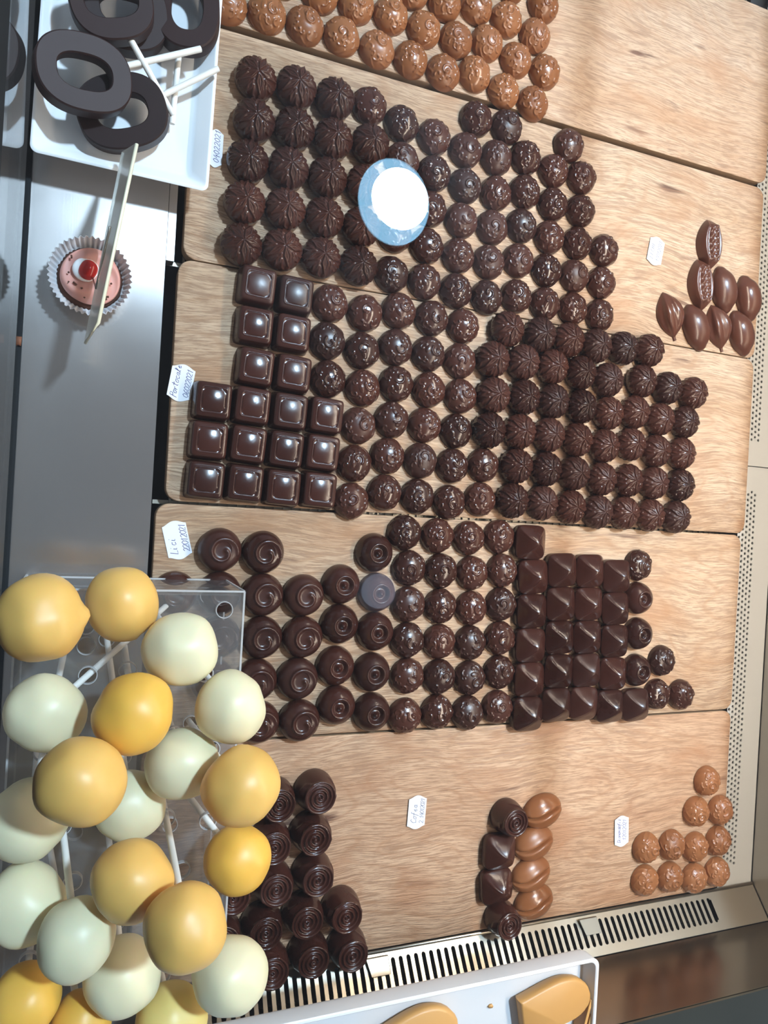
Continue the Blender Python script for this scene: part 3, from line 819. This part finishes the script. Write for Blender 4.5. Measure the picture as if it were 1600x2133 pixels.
paper_tag([(336, 1093), (386, 1086), (401, 1154), (352, 1167)], .0004, [('Lici', -.0105, .0012, .0055, .60), ('22012021', -.0100, -.0075, .0046, .56)], 'white paper label on the fourth board, left of the curl-topped domes', M_INK)
paper_tag([(1356, 493), (1385, 503), (1376, 555), (1346, 542)], .0008, [('LICHI', -.0085, .0020, .0042, .75), ('15012021', -.0095, -.0058, .0042, .60)], 'white paper label on the second board, left of the cocoa pods', M_INKG)
paper_tag([(853, 1661), (889, 1660), (884, 1722), (847, 1724)], .0010, [('Cofea', -.0095, .0000, .0052, .62), ('2.14012021', -.0098, -.0066, .0040, .52)], 'white paper label alone in the middle of the bottom board', M_INKG)
paper_tag([(1280, 1703), (1310, 1702), (1308, 1757), (1281, 1763)], .0010, [('Diamondofiz', -.0110, .0014, .0040, .52), ('12012021', -.0095, -.0052, .0042, .60)], 'white paper label left of the milk domes on the bottom board', M_INK)

# ------------------------------------------------------------------ vent grille
SL = math.atan2(.021, .026)
Mg = Matrix.Translation((0, -.3645, -.0004)) @ Matrix.Rotation(PI-SL, 4, 'X')      # local y runs up the slope, away from the boards
def G(x, s, n=0.0):
    return Vector((x, -.3645-s*math.cos(SL)+n*math.sin(SL)*1.0, -.0004+s*math.sin(SL)+n*math.cos(SL)))
g = empty('vent_grille', (.35, -.375, .005)); tag(g, 'slanted metal vent grille along the lower edge of the boards', 'vent')
def gput(b, nm, m, **kw):
    b.V = [(x-.35, y+.375, z-.005) for x, y, z in b.V]; return b.build(nm, m, g, **kw)
pit_, sw_ = .0070, .0037
xs = [.5990-i*pit_ for i in range(76)]
S0, S1, SE = .0045, .0262, .0334
lo, hi = MB(), MB()
for x in xs:
    for bb, s_in, s_out, sg in ((lo, S0+sw_/2, -.0005, -1), (hi, S1-sw_/2, SE, 1)):
        arc = [(x+sw_/2*math.cos(PI*k/6), s_in+sg*sw_/2*math.sin(PI*k/6)) for k in range(7)]
        pts = [(x+pit_/2, s_in)]+arc+[(x-pit_/2, s_in)]
        n = len(pts)
        V = [G(a, s) for a, s in pts]+[G(a, s_out) for a, s in pts]+[G(a, s, -.0012) for a, s in pts]
        Fc = [(i, i+1, n+i+1, n+i) for i in range(n-1)]+[(i, i+1, 2*n+i+1, 2*n+i) for i in range(n-1)]
        bb.add(V, Fc)
xr = xs[0]+pit_/2
for bb in (hi,):
    V = [G(xr, -.0005), G(.6635, -.0005), G(.6635, SE), G(xr, SE)]; bb.add(V, [(0, 1, 2, 3)])
V = [G(xs[-1]-pit_/2, SE), G(.6635, SE), G(.6635, SE)+Vector((0, 0, -.02)), G(xs[-1]-pit_/2, SE)+Vector((0, 0, -.02))]; hi.add(V, [(0, 1, 2, 3)])
gput(lo, 'lower_rail', M_GRILLE, smooth=False); gput(hi, 'upper_rail', M_GRILLE, smooth=False)
b = MB(); b.tube([(.052, -.3632, -.0010), (.6630, -.3632, -.0010)], .0016, 10)
gput(b, 'rolled_lip', M_GRILLE)
b = MB(); h2 = (pit_-sw_)/2; s0, s1 = S0+sw_/2, S1-sw_/2
V = [Vector(v) for v in (G(-h2, s0), G(h2, s0), G(h2, s1), G(-h2, s1), G(-h2, s0, -.0014), G(h2, s0, -.0014), G(h2, s1, -.0014), G(-h2, s1, -.0014))]
slm = mesh('slat', V, [(0, 1, 2, 3), (7, 6, 5, 4), (0, 4, 5, 1), (1, 5, 6, 2), (2, 6, 7, 3), (3, 7, 4, 0)], M_GRILLE, smooth=False)
for x in xs[:-1]:
    o = link('slat', slm, g); o.location = (x-pit_/2-.35, .375, -.005)
b = MB(); b.box(.05, .663, -.3895, -.364, -.030, -.028); gput(b, 'slot_shade_plate', M_BLACK, smooth=False)  # black plate added as painted shade behind the slots
for (x, y), side in (((787, 1997), 'left'), ((1227, 1919), 'right')):
    p = at(x, y, .006); b = MB()
    b.add([(p.x-.010, -.3645, .0030), (p.x+.010, -.3645, .0030), (p.x+.010, -.3745, .0100), (p.x-.010+.003, -.3745, .0100),
           (p.x-.010, -.3645, .0045), (p.x+.010, -.3645, .0045), (p.x+.010, -.3755, .0125), (p.x-.010+.003, -.3755, .0125)],
          [(0, 1, 2, 3), (7, 6, 5, 4), (0, 4, 5, 1), (1, 5, 6, 2), (2, 6, 7, 3), (3, 7, 4, 0)])
    o = b.build('retaining_clip', M_CLIP, smooth=False); bevel(o, .0005)
    tag(o, f'{side} small metal clip on the lip of the vent grille', 'clip', 'clips on the vent grille')

# ------------------------------------------------------------------ white tray with caramel hearts
TZ = .1012
pr = at(1250, 1994, TZ+.016)
ty1 = pr.y; tx1 = pr.x
tx0, ty0 = tx1-.40, ty1-.16
tr = empty('serving_tray', ((tx0+tx1)/2, (ty0+ty1)/2, TZ)); tag(tr, 'white rectangular tray holding caramel hearts at the bottom edge', 'tray')
def rrect(w_, h_, r, n=6):
    o_ = []
    for cx, cy, a in ((w_-r, h_-r, 0), (-w_+r, h_-r, PI/2), (-w_+r, -h_+r, PI), (w_-r, -h_+r, 1.5*PI)):
        o_ += [(cx+r*math.cos(a+k*PI/2/n), cy+r*math.sin(a+k*PI/2/n)) for k in range(n+1)]
    return o_
def loft(rings, m, name, parent=None, cap0=True, cap1=True, autos=40):
    n = len(rings[0]); V = [v for r in rings for v in r]
    Fc = []
    for i in range(len(rings)-1): Fc += [(i*n+k, i*n+(k+1) % n, (i+1)*n+(k+1) % n, (i+1)*n+k) for k in range(n)]
    if cap0: Fc.append(tuple(range(n-1, -1, -1)))
    if cap1: Fc.append(tuple((len(rings)-1)*n+k for k in range(n)))
    return obj(name, V, Fc, m, parent, autos=autos)
hw, hh_ = .20, .08
def ring(w_, h_, r, z): return [(x, y, z) for x, y in rrect(w_, h_, r)]
loft([ring(hw-.002, hh_-.002, .006, 0), ring(hw-.0005, hh_-.0005, .007, .004), ring(hw, hh_, .007, .0155), ring(hw-.0008, hh_-.0008, .0065, .0162), ring(hw-.0022, hh_-.0022, .0055, .0162),
      ring(hw-.003, hh_-.003, .005, .0155), ring(hw-.0045, hh_-.0045, .004, .0030), ring(hw-.0055, hh_-.0055, .0035, .0022)], M_TRAY, 'tray_body', tr)
def heart(name, px, py, z, rot, size, label):
    p = at(px, py, z)
    n = 48; out = []
    for i in range(n):
        t = 2*PI*i/n
        out.append((16*math.copysign(math.sin(t)**2, math.sin(t))/17*size, (13*math.cos(t)-5*math.cos(2*t)-2*math.cos(3*t)-math.cos(4*t))/17*size))
    rings = []
    for s, zz in ((.90, 0), (.985, .004), (1.0, .0085), (.975, .0105), (.93, .0113)):
        rings.append([(x*s, y*s, zz) for x, y in out])
    o = loft(rings, M_CARAMEL, name, autos=50); o.location = (p.x, p.y, z); o.rotation_euler = (0, 0, rot)
    return tag(o, label, 'chocolate', 'caramel hearts in the white tray')
heart('caramel_heart', 1136, 2104, TZ+.0026, math.radians(-121), .0348, 'caramel-coloured heart chocolate at the right end of the white tray')
heart('caramel_heart', 845, 2182, TZ+.0026, math.radians(-115), .0385, 'caramel-coloured heart chocolate near the middle of the white tray')
for q, (x, y, a, lab) in enumerate(((1212, 2122, 1.32, 'thin caramel bar between the heart and the tray end'), (1222, 2118, 1.36, 'thin caramel bar leaning against the right end of the white tray'))):
    p = at(x, y, TZ+.010); b = MB(); b.box(-.022, .022, -.0012, .0012, 0, .011)
    o = b.build('caramel_bar', M_CARAMEL, smooth=False); o.location = (p.x, p.y-.006, TZ+.0026); o.rotation_euler = (0, 0, a); bevel(o, .0004)
    tag(o, lab, 'chocolate', 'caramel bars in the white tray')
p = at(1022, 2096, TZ+.003); b = MB(); b.prism([(.002, 0), (.001, .0014), (-.001, .0012), (-.0022, 0), (-.001, -.001), (.0012, -.0012)], 0, .0012)
o = b.build('caramel_crumb', M_CARAMEL); o.location = (p.x, p.y, TZ+.0024); tag(o, 'small caramel crumb on the tray floor between the hearts', 'crumb')

# ------------------------------------------------------------------ white plate with chocolate rings on sticks
pl = empty('porcelain_plate', (.0135, .335, 0), math.radians(-1.0)); tag(pl, 'white rectangular porcelain plate with dark chocolate rings, top left', 'plate')
pw, ph_ = .0565, .1165
rg = [ring(.034, .085, .012, .0002), ring(.036, .087, .012, .003), ring(.050, .110, .008, .014), ring(pw, ph_, .005, .0265), ring(pw+.0003, ph_+.0003, .005, .0275), ring(pw-.0008, ph_-.0008, .0045, .0285),
      ring(pw-.0022, ph_-.0022, .004, .0280), ring(pw-.010, ph_-.010, .006, .0180), ring(pw-.013, ph_-.013, .007, .0165)]
o = loft(rg, M_WHITE, 'plate_body', pl, autos=60)
def choc_ring(px, py, z, rot, tilt, label, stick, ax=.0295, ay=.0238, hx=.0165, hy=.0105, th=.0115):
    p = at(px, py, z); t = empty('chocolate_ring_pop', (p.x, p.y, z)); tag(t, label, 'lollipop', 'chocolate ring lollipops on the plate')
    n = 56; V = []; Fc = []
    prof = []
    for k in range(n):
        a = 2*PI*k/n; pw_ = 2.4
        ro = 1/((abs(math.cos(a))**pw_+abs(math.sin(a))**pw_)**(1/pw_)); ri = 1/((abs(math.cos(a))**2.6+abs(math.sin(a))**2.6)**(1/2.6))
        O = (ax*ro*math.cos(a), ay*ro*math.sin(a)); I = (hx*ri*math.cos(a), hy*ri*math.sin(a))
        def mix(s): return (I[0]+(O[0]-I[0])*s, I[1]+(O[1]-I[1])*s)
        prof.append([(*mix(0), -.4*th), (*mix(.0), .42*th), (*mix(.05), .5*th), (*mix(.90), .5*th), (*mix(.97), .42*th), (*mix(1.0), -.45*th), (*mix(.95), -.5*th), (*mix(.06), -.5*th)])
    m_ = 8
    for k in range(n): V += prof[k]
    for k in range(n):
        for j in range(m_): Fc.append((k*m_+j, ((k+1) % n)*m_+j, ((k+1) % n)*m_+(j+1) % m_, k*m_+(j+1) % m_))
    R_ = Matrix.Rotation(tilt[0], 3, 'X') @ Matrix.Rotation(tilt[1], 3, 'Y') @ Matrix.Rotation(rot, 3, 'Z')
    V = [tuple(R_ @ Vector(v)) for v in V]
    obj('ring_body', V, Fc, M_BLOOM, t, autos=35)
    a, c = at(*stick[0]), at(*stick[1])
    b = MB(); b.tube([a-t.location, c-t.location], .0021, 10); b.build('paper_stick', M_STICK, t, autos=50)
choc_ring(256, 236, .0310, .35, (.16, -.14), 'dark chocolate ring on a stick, lowest on the plate', ((335, 200, .031), (455, 143, .036)))
choc_ring(174, 156, .0450, .12, (.10, .20), 'dark chocolate ring on a stick, left one leaning on the lowest ring', ((262, 138, .042), (418, 102, .040)))
choc_ring(262, 28, .0310, .1, (.05, .05), 'lower dark chocolate ring of the stacked pair at top of the plate', ((372, 118, .0285), (358, 258, .0245)), ax=.027, ay=.026)
choc_ring(232, 6, .0470, .3, (.14, -.05), 'upper dark chocolate ring of the stacked pair at top of the plate', ((266, 72, .047), (361, 240, .034)), ax=.026, ay=.024)
choc_ring(390, 22, .0310, 1.6, (-.05, -.15), 'dark chocolate ring standing at the right rim of the plate', ((330, 60, .030), (300, 90, .029)), ax=.0300, ay=.0220)

# ------------------------------------------------------------------ cupcake with upright card
cc = at(188, 583, .010); cup = empty('cupcake', (cc.x, cc.y, .0002)); tag(cup, 'small cupcake with pink cream and red berry on the steel ledge', 'cupcake')
nr = 160
def flut(r, z, amp, n=44): return [((r+amp*math.cos(n*2*PI*k/nr))*math.cos(2*PI*k/nr), (r+amp*math.cos(n*2*PI*k/nr))*math.sin(2*PI*k/nr), z+ (.0006*math.sin(3*2*PI*k/nr) if z > .01 else 0)) for k in range(nr)]
loft([flut(.0185, 0, .0003), flut(.0200, .004, .0005), flut(.0228, .012, .0007), flut(.0262, .0205, .0009), flut(.0259, .0206, .0009), flut(.0222, .0125, .0007), flut(.0195, .0100, .0004)], M_CUP, 'paper_case', cup, autos=80)
me = polar('sponge', lambda T, TH: (.0212*T*np.cos(TH)*(1+.02*np.sin(9*TH)), .0212*T*np.sin(TH), .0150-.0035*T**3), 10, 64, M_CAKE, lambda U, V_: .0004*np.sin(U*60)*np.cos(V_*55)); link('sponge', me, cup)
def creamfn(T, TH):
    a = np.clip(T, 0, 1)*PI/2; r = .0192*np.sin(a)*(1+.025*np.sin(3*TH+4*T)); z = .0150+.0075*np.cos(a)**.8+.0022*np.cos(TH*2+T*7)*np.sin(a*2)
    return r*np.cos(TH)+.0004, r*np.sin(TH)+.0006, z
link('pink_cream', polar('pink_cream', creamfn, 22, 64, M_PINK), cup)
link('cream_dab', polar('cream_dab', lambda T, TH: (.0085*np.sin(T*PI/2)*np.cos(TH)-.003, .0080*np.sin(T*PI/2)*np.sin(TH)+.003, .0215+.0040*np.cos(T*PI/2)), 10, 32, M_WCREAM), cup)
link('red_berry', polar('red_berry', lambda T, TH: ((.0060*np.sin(T*PI/2)*np.cos(TH)*(1+.1*np.sin(2*TH))-.0015), .0068*np.sin(T*PI/2)*np.sin(TH)+.0025, .0240+.0050*np.cos(T*PI/2)), 12, 32, M_CHERRY), cup)
q = random.Random(3)
for i in range(16):
    a = q.uniform(0, 6.28); r = q.uniform(.011, .0165); b = MB()
    zz = .0150+.0075*math.sqrt(max(0, 1-(r/.0192)**2))**.8+.0008
    b.tube([(r*math.cos(a), r*math.sin(a), zz), (r*math.cos(a)+q.uniform(-.0024, .0024), r*math.sin(a)+q.uniform(-.0024, .0024), zz-.0002)], .0007, 5)
    b.build('chocolate_flake', M_CAKE, cup)
cw = empty('price_card', (0.0, .14, .02)); tag(cw, 'upright clear card holder stuck in the cupcake, seen edge-on', 'card holder')
T1, T2, B2, B1 = at(285, 300, .085), at(205, 672, .085), at(178, 714, .035), at(256, 318, .035)
nv = (T2-T1).cross(B1-T1).normalized()*.0009
V = [p+s*nv-Vector(cw.location) for s in (-1, 1) for p in (T1, T2, B2, B1)]
obj('sleeve', V, [(0, 1, 2, 3), (7, 6, 5, 4), (0, 4, 5, 1), (1, 5, 6, 2), (2, 6, 7, 3), (3, 7, 4, 0)], M_CARDF, cw, smooth=False)
b = MB(); b.tube([T1-cw.location, T2-cw.location, B2-cw.location], .0011, 6); b.build('yellowed_edge', M_CARD, cw)
pa, pb = at(229, 472, .070), at(200, 600, .045)
b = MB(); b.tube([pa-cw.location, (pa+pb)/2-cw.location, pb-cw.location, Vector((cc.x+.001, cc.y, .0215))-cw.location], .0008, 8); b.build('wire_clip', M_STEEL, cw)
p = at(41, 711, .004); b = MB(); b.prism([(.0014, .003), (-.0012, .0028), (-.0016, -.002), (.0010, -.0032)], 0, .002)
o = b.build('crumb', M_CRUMB); o.location = (-.0478+.0012, p.y, .0036); tag(o, 'brown crumb on the black seal of the front glass', 'crumb')

# ------------------------------------------------------------------ acrylic stand and cake pops
bx0, bx1, by0, by1, z0, z1 = -.0340, .0993, -.330, -.0570, .010, .080
POPS = [ # px, py, radius px, glaze, where the stick meets the top sheet
 (85, 1288, 89, 'o', (118, 1262)), (256, 1258, 75, 'o', (250, 1262)), (377, 1353, 76, 'w', (345, 1300)), (95, 1484, 80, 'w', (206, 1316)),
 (278, 1485, 82, 'y', (266, 1396)), (480, 1473, 73, 'w', (426, 1402)), (380, 1590, 73, 'w', (362, 1530)), (170, 1627, 90, 'o', (160, 1550)),
 (270, 1676, 73, 'w', (262, 1568)), (502, 1637, 80, 'o', (440, 1560)), (60, 1706, 81, 'w', (98, 1560)), (495, 1790, 69, 'y', (394, 1690)),
 (52, 1882, 80, 'w', (50, 1775)), (276, 1836, 82, 'o', (268, 1700)), (388, 1930, 85, 'o', (332, 1712)), (158, 1958, 80, 'w', (140, 1722)),
 (256, 2033, 77, 'w', (244, 1915)), (480, 2032, 77, 'w', (398, 2010)), (50, 2085, 72, 'y', (60, 2000)), (168, 2132, 62, 'y', (150, 2030)), (358, 2122, 71, 'c', (336, 2030))]
M_YELW = mat('pale_yellow_glaze', (.80, .60, .19), .42, Subsurface_Weight=.12, Subsurface_Scale=.01)
st = empty('pop_stand', ((bx0+bx1)/2, (by0+by1)/2, 0)); tag(st, 'clear acrylic box stand with round holes holding the cake pops', 'stand')
so = Vector(st.location)
geo = []
def sp_(px, py, r, hole):
    best = None
    for z in np.linspace(.104, .165, 60):
        d = np.array([px-800, py-1066.5, F]); w_ = d.dot(AZ); Zc = F*((z-CAMH)/w_)
        R = r*Zc/F
        if best is None or abs(R-.0215) < abs(best[1]-.0215): best = (z, R)
    return best
holes = []
def ray_(px, py, z, r):
    d = np.array([px-800, py-1066.5, F]); return at(px, py, z), r*((z-CAMH)/d.dot(AZ))
ZS = [sp_(p[0], p[1], p[2], None)[0] for p in POPS]
for it in range(1500):
    mv = False
    for i in range(len(POPS)):
        for j in range(i+1, len(POPS)):
            Ci, Ri = ray_(*POPS[i][:2], ZS[i], POPS[i][2]); Cj, Rj = ray_(*POPS[j][:2], ZS[j], POPS[j][2])
            if (Ci-Cj).length < (Ri+Rj)*1.035:
                mv = True; a_, b_ = (i, j) if ZS[i] > ZS[j] else (j, i)
                ZS[a_] += .0006; ZS[b_] -= .0006
    for i in range(len(POPS)):
        _, Ri = ray_(*POPS[i][:2], ZS[i], POPS[i][2]); ZS[i] = min(max(ZS[i], .083+Ri*1.06), .19)
    if not mv: break
for zi, (x, y, r, c, hp) in enumerate(POPS):
    z = ZS[zi]; R = ray_(x, y, z, r)[1]; C_ = at(x, y, z); H_ = at(hp[0], hp[1], z1)
    dr = (H_-C_).normalized(); k = (z0-.006-C_.z)/dr.z
    B0 = C_+dr*k; best = None
    others = [ray_(q_[0], q_[1], ZS[m_], q_[2]) for m_, q_ in enumerate(POPS) if m_ != zi]
    for rr in (0, .008, .016, .024, .032, .042, .055):
        for aa in range(1 if rr == 0 else 12):
            Bt = B0+Vector((rr*math.cos(aa*PI/6), rr*math.sin(aa*PI/6), 0))
            Bt.x = min(max(Bt.x, bx0+.013), bx1-.013); Bt.y = min(max(Bt.y, by0+.013), by1-.013); Bt.z = z0-.0085
            cost = (Bt-B0).length*2
            if abs((Bt-C_).normalized().z) < .74: cost += .3
            for (Co, Ro) in others:
                dv = Bt-C_; tt = min(max((Co-C_).dot(dv)/dv.dot(dv), 0), 1); gap = (C_+dv*tt-Co).length-Ro*1.04-.0022
                if gap < 0: cost += 1-gap*20
            for g_ in geo:
                for s_ in range(13):
                    pt = C_+(Bt-C_)*(s_/12); dv = g_[3]-g_[0]; tt = min(max((pt-g_[0]).dot(dv)/dv.dot(dv), 0), 1)
                    gap = (g_[0]+dv*tt-pt).length-.0050
                    if gap < 0: cost += .2; break
                hb = (Bt-g_[3]).length-.0115
                if hb < 0: cost += .25
            if best is None or cost < best[0]: best = (cost, Bt.copy())
        if best[0] < .15: break
    Bt = best[1]
    dr = (Bt-C_).normalized()
    Ht = C_+dr*((z1-C_.z)/dr.z); Hb = C_+dr*((z0-C_.z)/dr.z)
    geo.append((C_, R, c, Bt, dr)); holes.append((Ht, Hb))
def sheet_holes(name, z, th, pts, r):
    b = MB(); b.box(bx0, bx1, by0, by1, z-th/2, z+th/2); o = b.build(name, M_ACRYL, smooth=False)
    cb = MB()
    for p in pts: cb.tube([(p.x, p.y, z-.01), (p.x, p.y, z+.01)], r, 20)
    co = cb.build('cutter', M_ACRYL, smooth=False)
    md = o.modifiers.new('holes', 'BOOLEAN'); md.operation = 'DIFFERENCE'; md.object = co; md.solver = 'EXACT'
    try: md.use_self = True
    except Exception: pass
    dg = bpy.context.evaluated_depsgraph_get(); dg.update()
    me = bpy.data.meshes.new_from_object(o.evaluated_get(dg)); o.modifiers.clear(); o.data = me
    bpy.data.objects.remove(co)
    for v in me.vertices: v.co -= so
    o.parent = st; return o
extra = [at(180, 1345, z1), at(467, 1270, z1), at(355, 1700, z1), at(378, 1812, z1), at(152, 1835, z1), at(130, 1745, z1), at(375, 1560, z1)]
extra = [e for e in extra if all((e-h[0]).length > .014 for h in holes)]
TR_, HR = .0030, .0052
sheet_holes('top_sheet', z1, .0030, [h[0] for h in holes]+extra, HR)
sheet_holes('bottom_sheet', z0, .0030, [h[1] for h in holes]+[Vector((e.x, e.y, z0)) for e in extra], HR)
b = MB()
for z, x_, y_ in [(z1, h[0].x, h[0].y) for h in holes]+[(z0, h[1].x, h[1].y) for h in holes]+[(zz, e.x, e.y) for e in extra for zz in (z0, z1)]:
    n = 24; V = []
    for k in range(n):
        a = 2*PI*k/n
        for rr, zz in ((HR-.0002, -.0016), (HR-.0002, .0016), (HR+.0003, .0016), (HR+.0003, -.0016)): V.append((x_+rr*math.cos(a)-so.x, y_+rr*math.sin(a)-so.y, z+zz))
    b.add(V, [(k*4+j, ((k+1) % n)*4+j, ((k+1) % n)*4+(j+1) % 4, k*4+(j+1) % 4) for k in range(n) for j in range(4)])
o = b.build('hole_rims', M_AEDGE, st, smooth=False)
for nm, q_ in (('side_panel', (bx1-.003, bx1, by0, by1)), ('side_panel', (bx0, bx0+.003, by0, by1)), ('end_panel', (bx0+.003, bx1-.003, by1-.003, by1)), ('end_panel', (bx0+.003, bx1-.003, by0, by0+.003))):
    b = MB(); b.box(q_[0]-so.x, q_[1]-so.x, q_[2]-so.y, q_[3]-so.y, .0003 if True else 0, z1-.0016); b.build(nm, M_ACRYL, st, smooth=False)
b = MB(); e = .0006
for z in (z1+.0010, z0+.0010):
    for x in (bx0, bx1): b.box(x-e-so.x, x+e-so.x, by0-so.y, by1-so.y, z-e, z+e)
    for y in (by0, by1): b.box(bx0-so.x, bx1-so.x, y-e-so.y, y+e-so.y, z-e, z+e)
for x in (bx0, bx1):
    for y in (by0, by1): b.box(x-e-so.x, x+e-so.x, y-e-so.y, y+e-so.y, .001, z1)
b.build('polished_edges', M_AEDGE, st, smooth=False)

from mathutils import noise as mnoise
DESC = ['big orange one at top left', 'orange one with a small nub, second from top left', 'creamy white one by the corner of the acrylic stand',
 'creamy white one at the left under the big orange one', 'deep yellow one ringed by four white ones', 'creamy white one overlapping the curl-topped domes',
 'creamy white one under the deep yellow one, at right', 'large orange one left of centre', 'creamy white one tucked behind the large orange one',
 'large pale orange one beside the roses, upper', 'creamy white one at left edge below the large orange one', 'small yellow-orange one beside the roses, under the pale orange one',
 'creamy white one cut by the left edge, lower middle', 'orange one in the lower middle of the stand', 'large pale orange one right of the lower middle',
 'creamy white one between left edge and lower middle', 'greyish white one near the bottom middle', 'creamy white one above the grille bars',
 'yellow one in the bottom left corner', 'yellow one cut by the bottom edge, between two others', 'dull yellow one cut by the bottom edge, beside the grille']
for i, (C_, R, c, Bt, dr) in enumerate(geo):
    t = empty('cake_pop', tuple(C_)); tag(t, 'cake pop: '+DESC[i], 'cake pop', 'cake pops in the acrylic stand')
    bm = bmesh.new(); bmesh.ops.create_icosphere(bm, subdivisions=4, radius=1)
    ax_ = Vector((rnd.uniform(-1, 1), rnd.uniform(-1, 1), rnd.uniform(-.3, .3))).normalized()
    for v in bm.verts:
        n_ = v.co.normalized(); f = 1+.07*mnoise.noise(n_*.9+Vector((i*7.3, 0, 0)))+.045*mnoise.noise(n_*1.7+Vector((0, i*3.1, 0)))
        f *= 1+.035*(2*abs(n_.dot(ax_))-1)
        f += .07*max(0, n_.dot(dr)-.93)/.07
        if i == 0: f += .13*max(0, n_.dot(Vector((.95, .12, .1)).normalized())-.965)/.035
        if i == 1: f += .05*max(0, n_.dot(Vector((.35, -.93, .1)).normalized())-.985)/.015
        v.co = n_*R*f
    me = bpy.data.meshes.new('cake_ball'); bm.to_mesh(me); bm.free()
    me.materials.append({'o': M_ORANGE, 'y': M_ORANGE2, 'w': M_CREAM, 'c': M_YELW}[c]); me.polygons.foreach_set('use_smooth', [True]*len(me.polygons))
    link('cake_ball', me, t)
    b = MB(); b.tube([dr*R*.9, Bt-C_], .0020, 10); b.build('paper_stick', M_STICK, t, autos=50)

# ------------------------------------------------------------------ lamps
def downlight(x, y, r, rr, col, s, label, z=CEIL_Z):
    t = empty('ceiling_light_disc', (x, y, z)); tag(t, label, 'lamp')
    n = 64
    def rg_(r_, z_): return [(r_*math.cos(2*PI*k/n), r_*math.sin(2*PI*k/n), z_) for k in range(n)]
    loft([rg_(r, -.030), rg_(r, -.020)], emit('lamp_disc_'+label[:12], col, s), 'diffuser', t)
    ox, oy = -.022, -.014
    def rg_(r_, z_): return [(r_*math.cos(2*PI*k/n)+(ox if r_ > r*1.005 else 0), r_*math.sin(2*PI*k/n)*(1.12 if r_ > r*1.005 else 1)+(oy if r_ > r*1.005 else 0), z_) for k in range(n)]
    loft([rg_(r*1.001, -.004), rg_(r*1.001, -.016), rg_(rr, -.016), rg_(rr, -.004)], emit('lamp_ring_'+label[:12], (.32, .68, 1.0), s*.0085), 'glowing_rim', t, cap0=False, cap1=False)
    loft([rg_(rr*1.02, -.001), rg_(rr*1.02, -.012)], M_SHELL, 'housing', t)
    return t
hp = at(828, 420, 0); kx, ky = hp.x/CAMH, hp.y/CAMH
dz = (CAMH-GLASS_Z)+(CEIL_Z-GLASS_Z)
lr = 66/F*dz*1.0
downlight(kx*dz, ky*dz, lr, lr*1.28, LAMP_COL, LAMP_E, 'cool white round ceiling lamp mirrored in the top glass')
hp = at(785, 1230, 0)
dm = empty('ceiling_light_disc', (hp.x/CAMH*dz, hp.y/CAMH*dz, CEIL_Z)); tag(dm, 'dim disc added for the faint ghost reflection over the dimpled domes', 'lamp')  # added glowing disc that imitates a ghost reflection, no known lamp
n = 48; rq = 38/F*dz
loft([[(rq*math.cos(2*PI*k/n), rq*math.sin(2*PI*k/n), z_) for k in range(n)] for z_ in (-.03, -.001)], emit('ghost_disc', (.6, .75, 1), 2.2), 'diffuser', dm)
b = MB(); b.box(-5, 6, -5, 5, CEIL_Z, CEIL_Z+.05)
structure(b.build('ceiling', M_CEIL, smooth=False))
# warm light bar under the top glass
lb = empty('light_bar', (.50, .12, .428)); tag(lb, 'warm light bar under the top glass of the case', 'lamp')
b = MB(); b.box(-.0075, .0075, -.50, .50, .001, .010); b.build('bar_housing', M_SHELL, lb, smooth=False)
b = MB(); b.box(-.006, .006, -.49, .49, -.002, .0009); b.build('glowing_strip', emit('warm_strip', STRIP_COL, STRIP_E), lb, smooth=False)
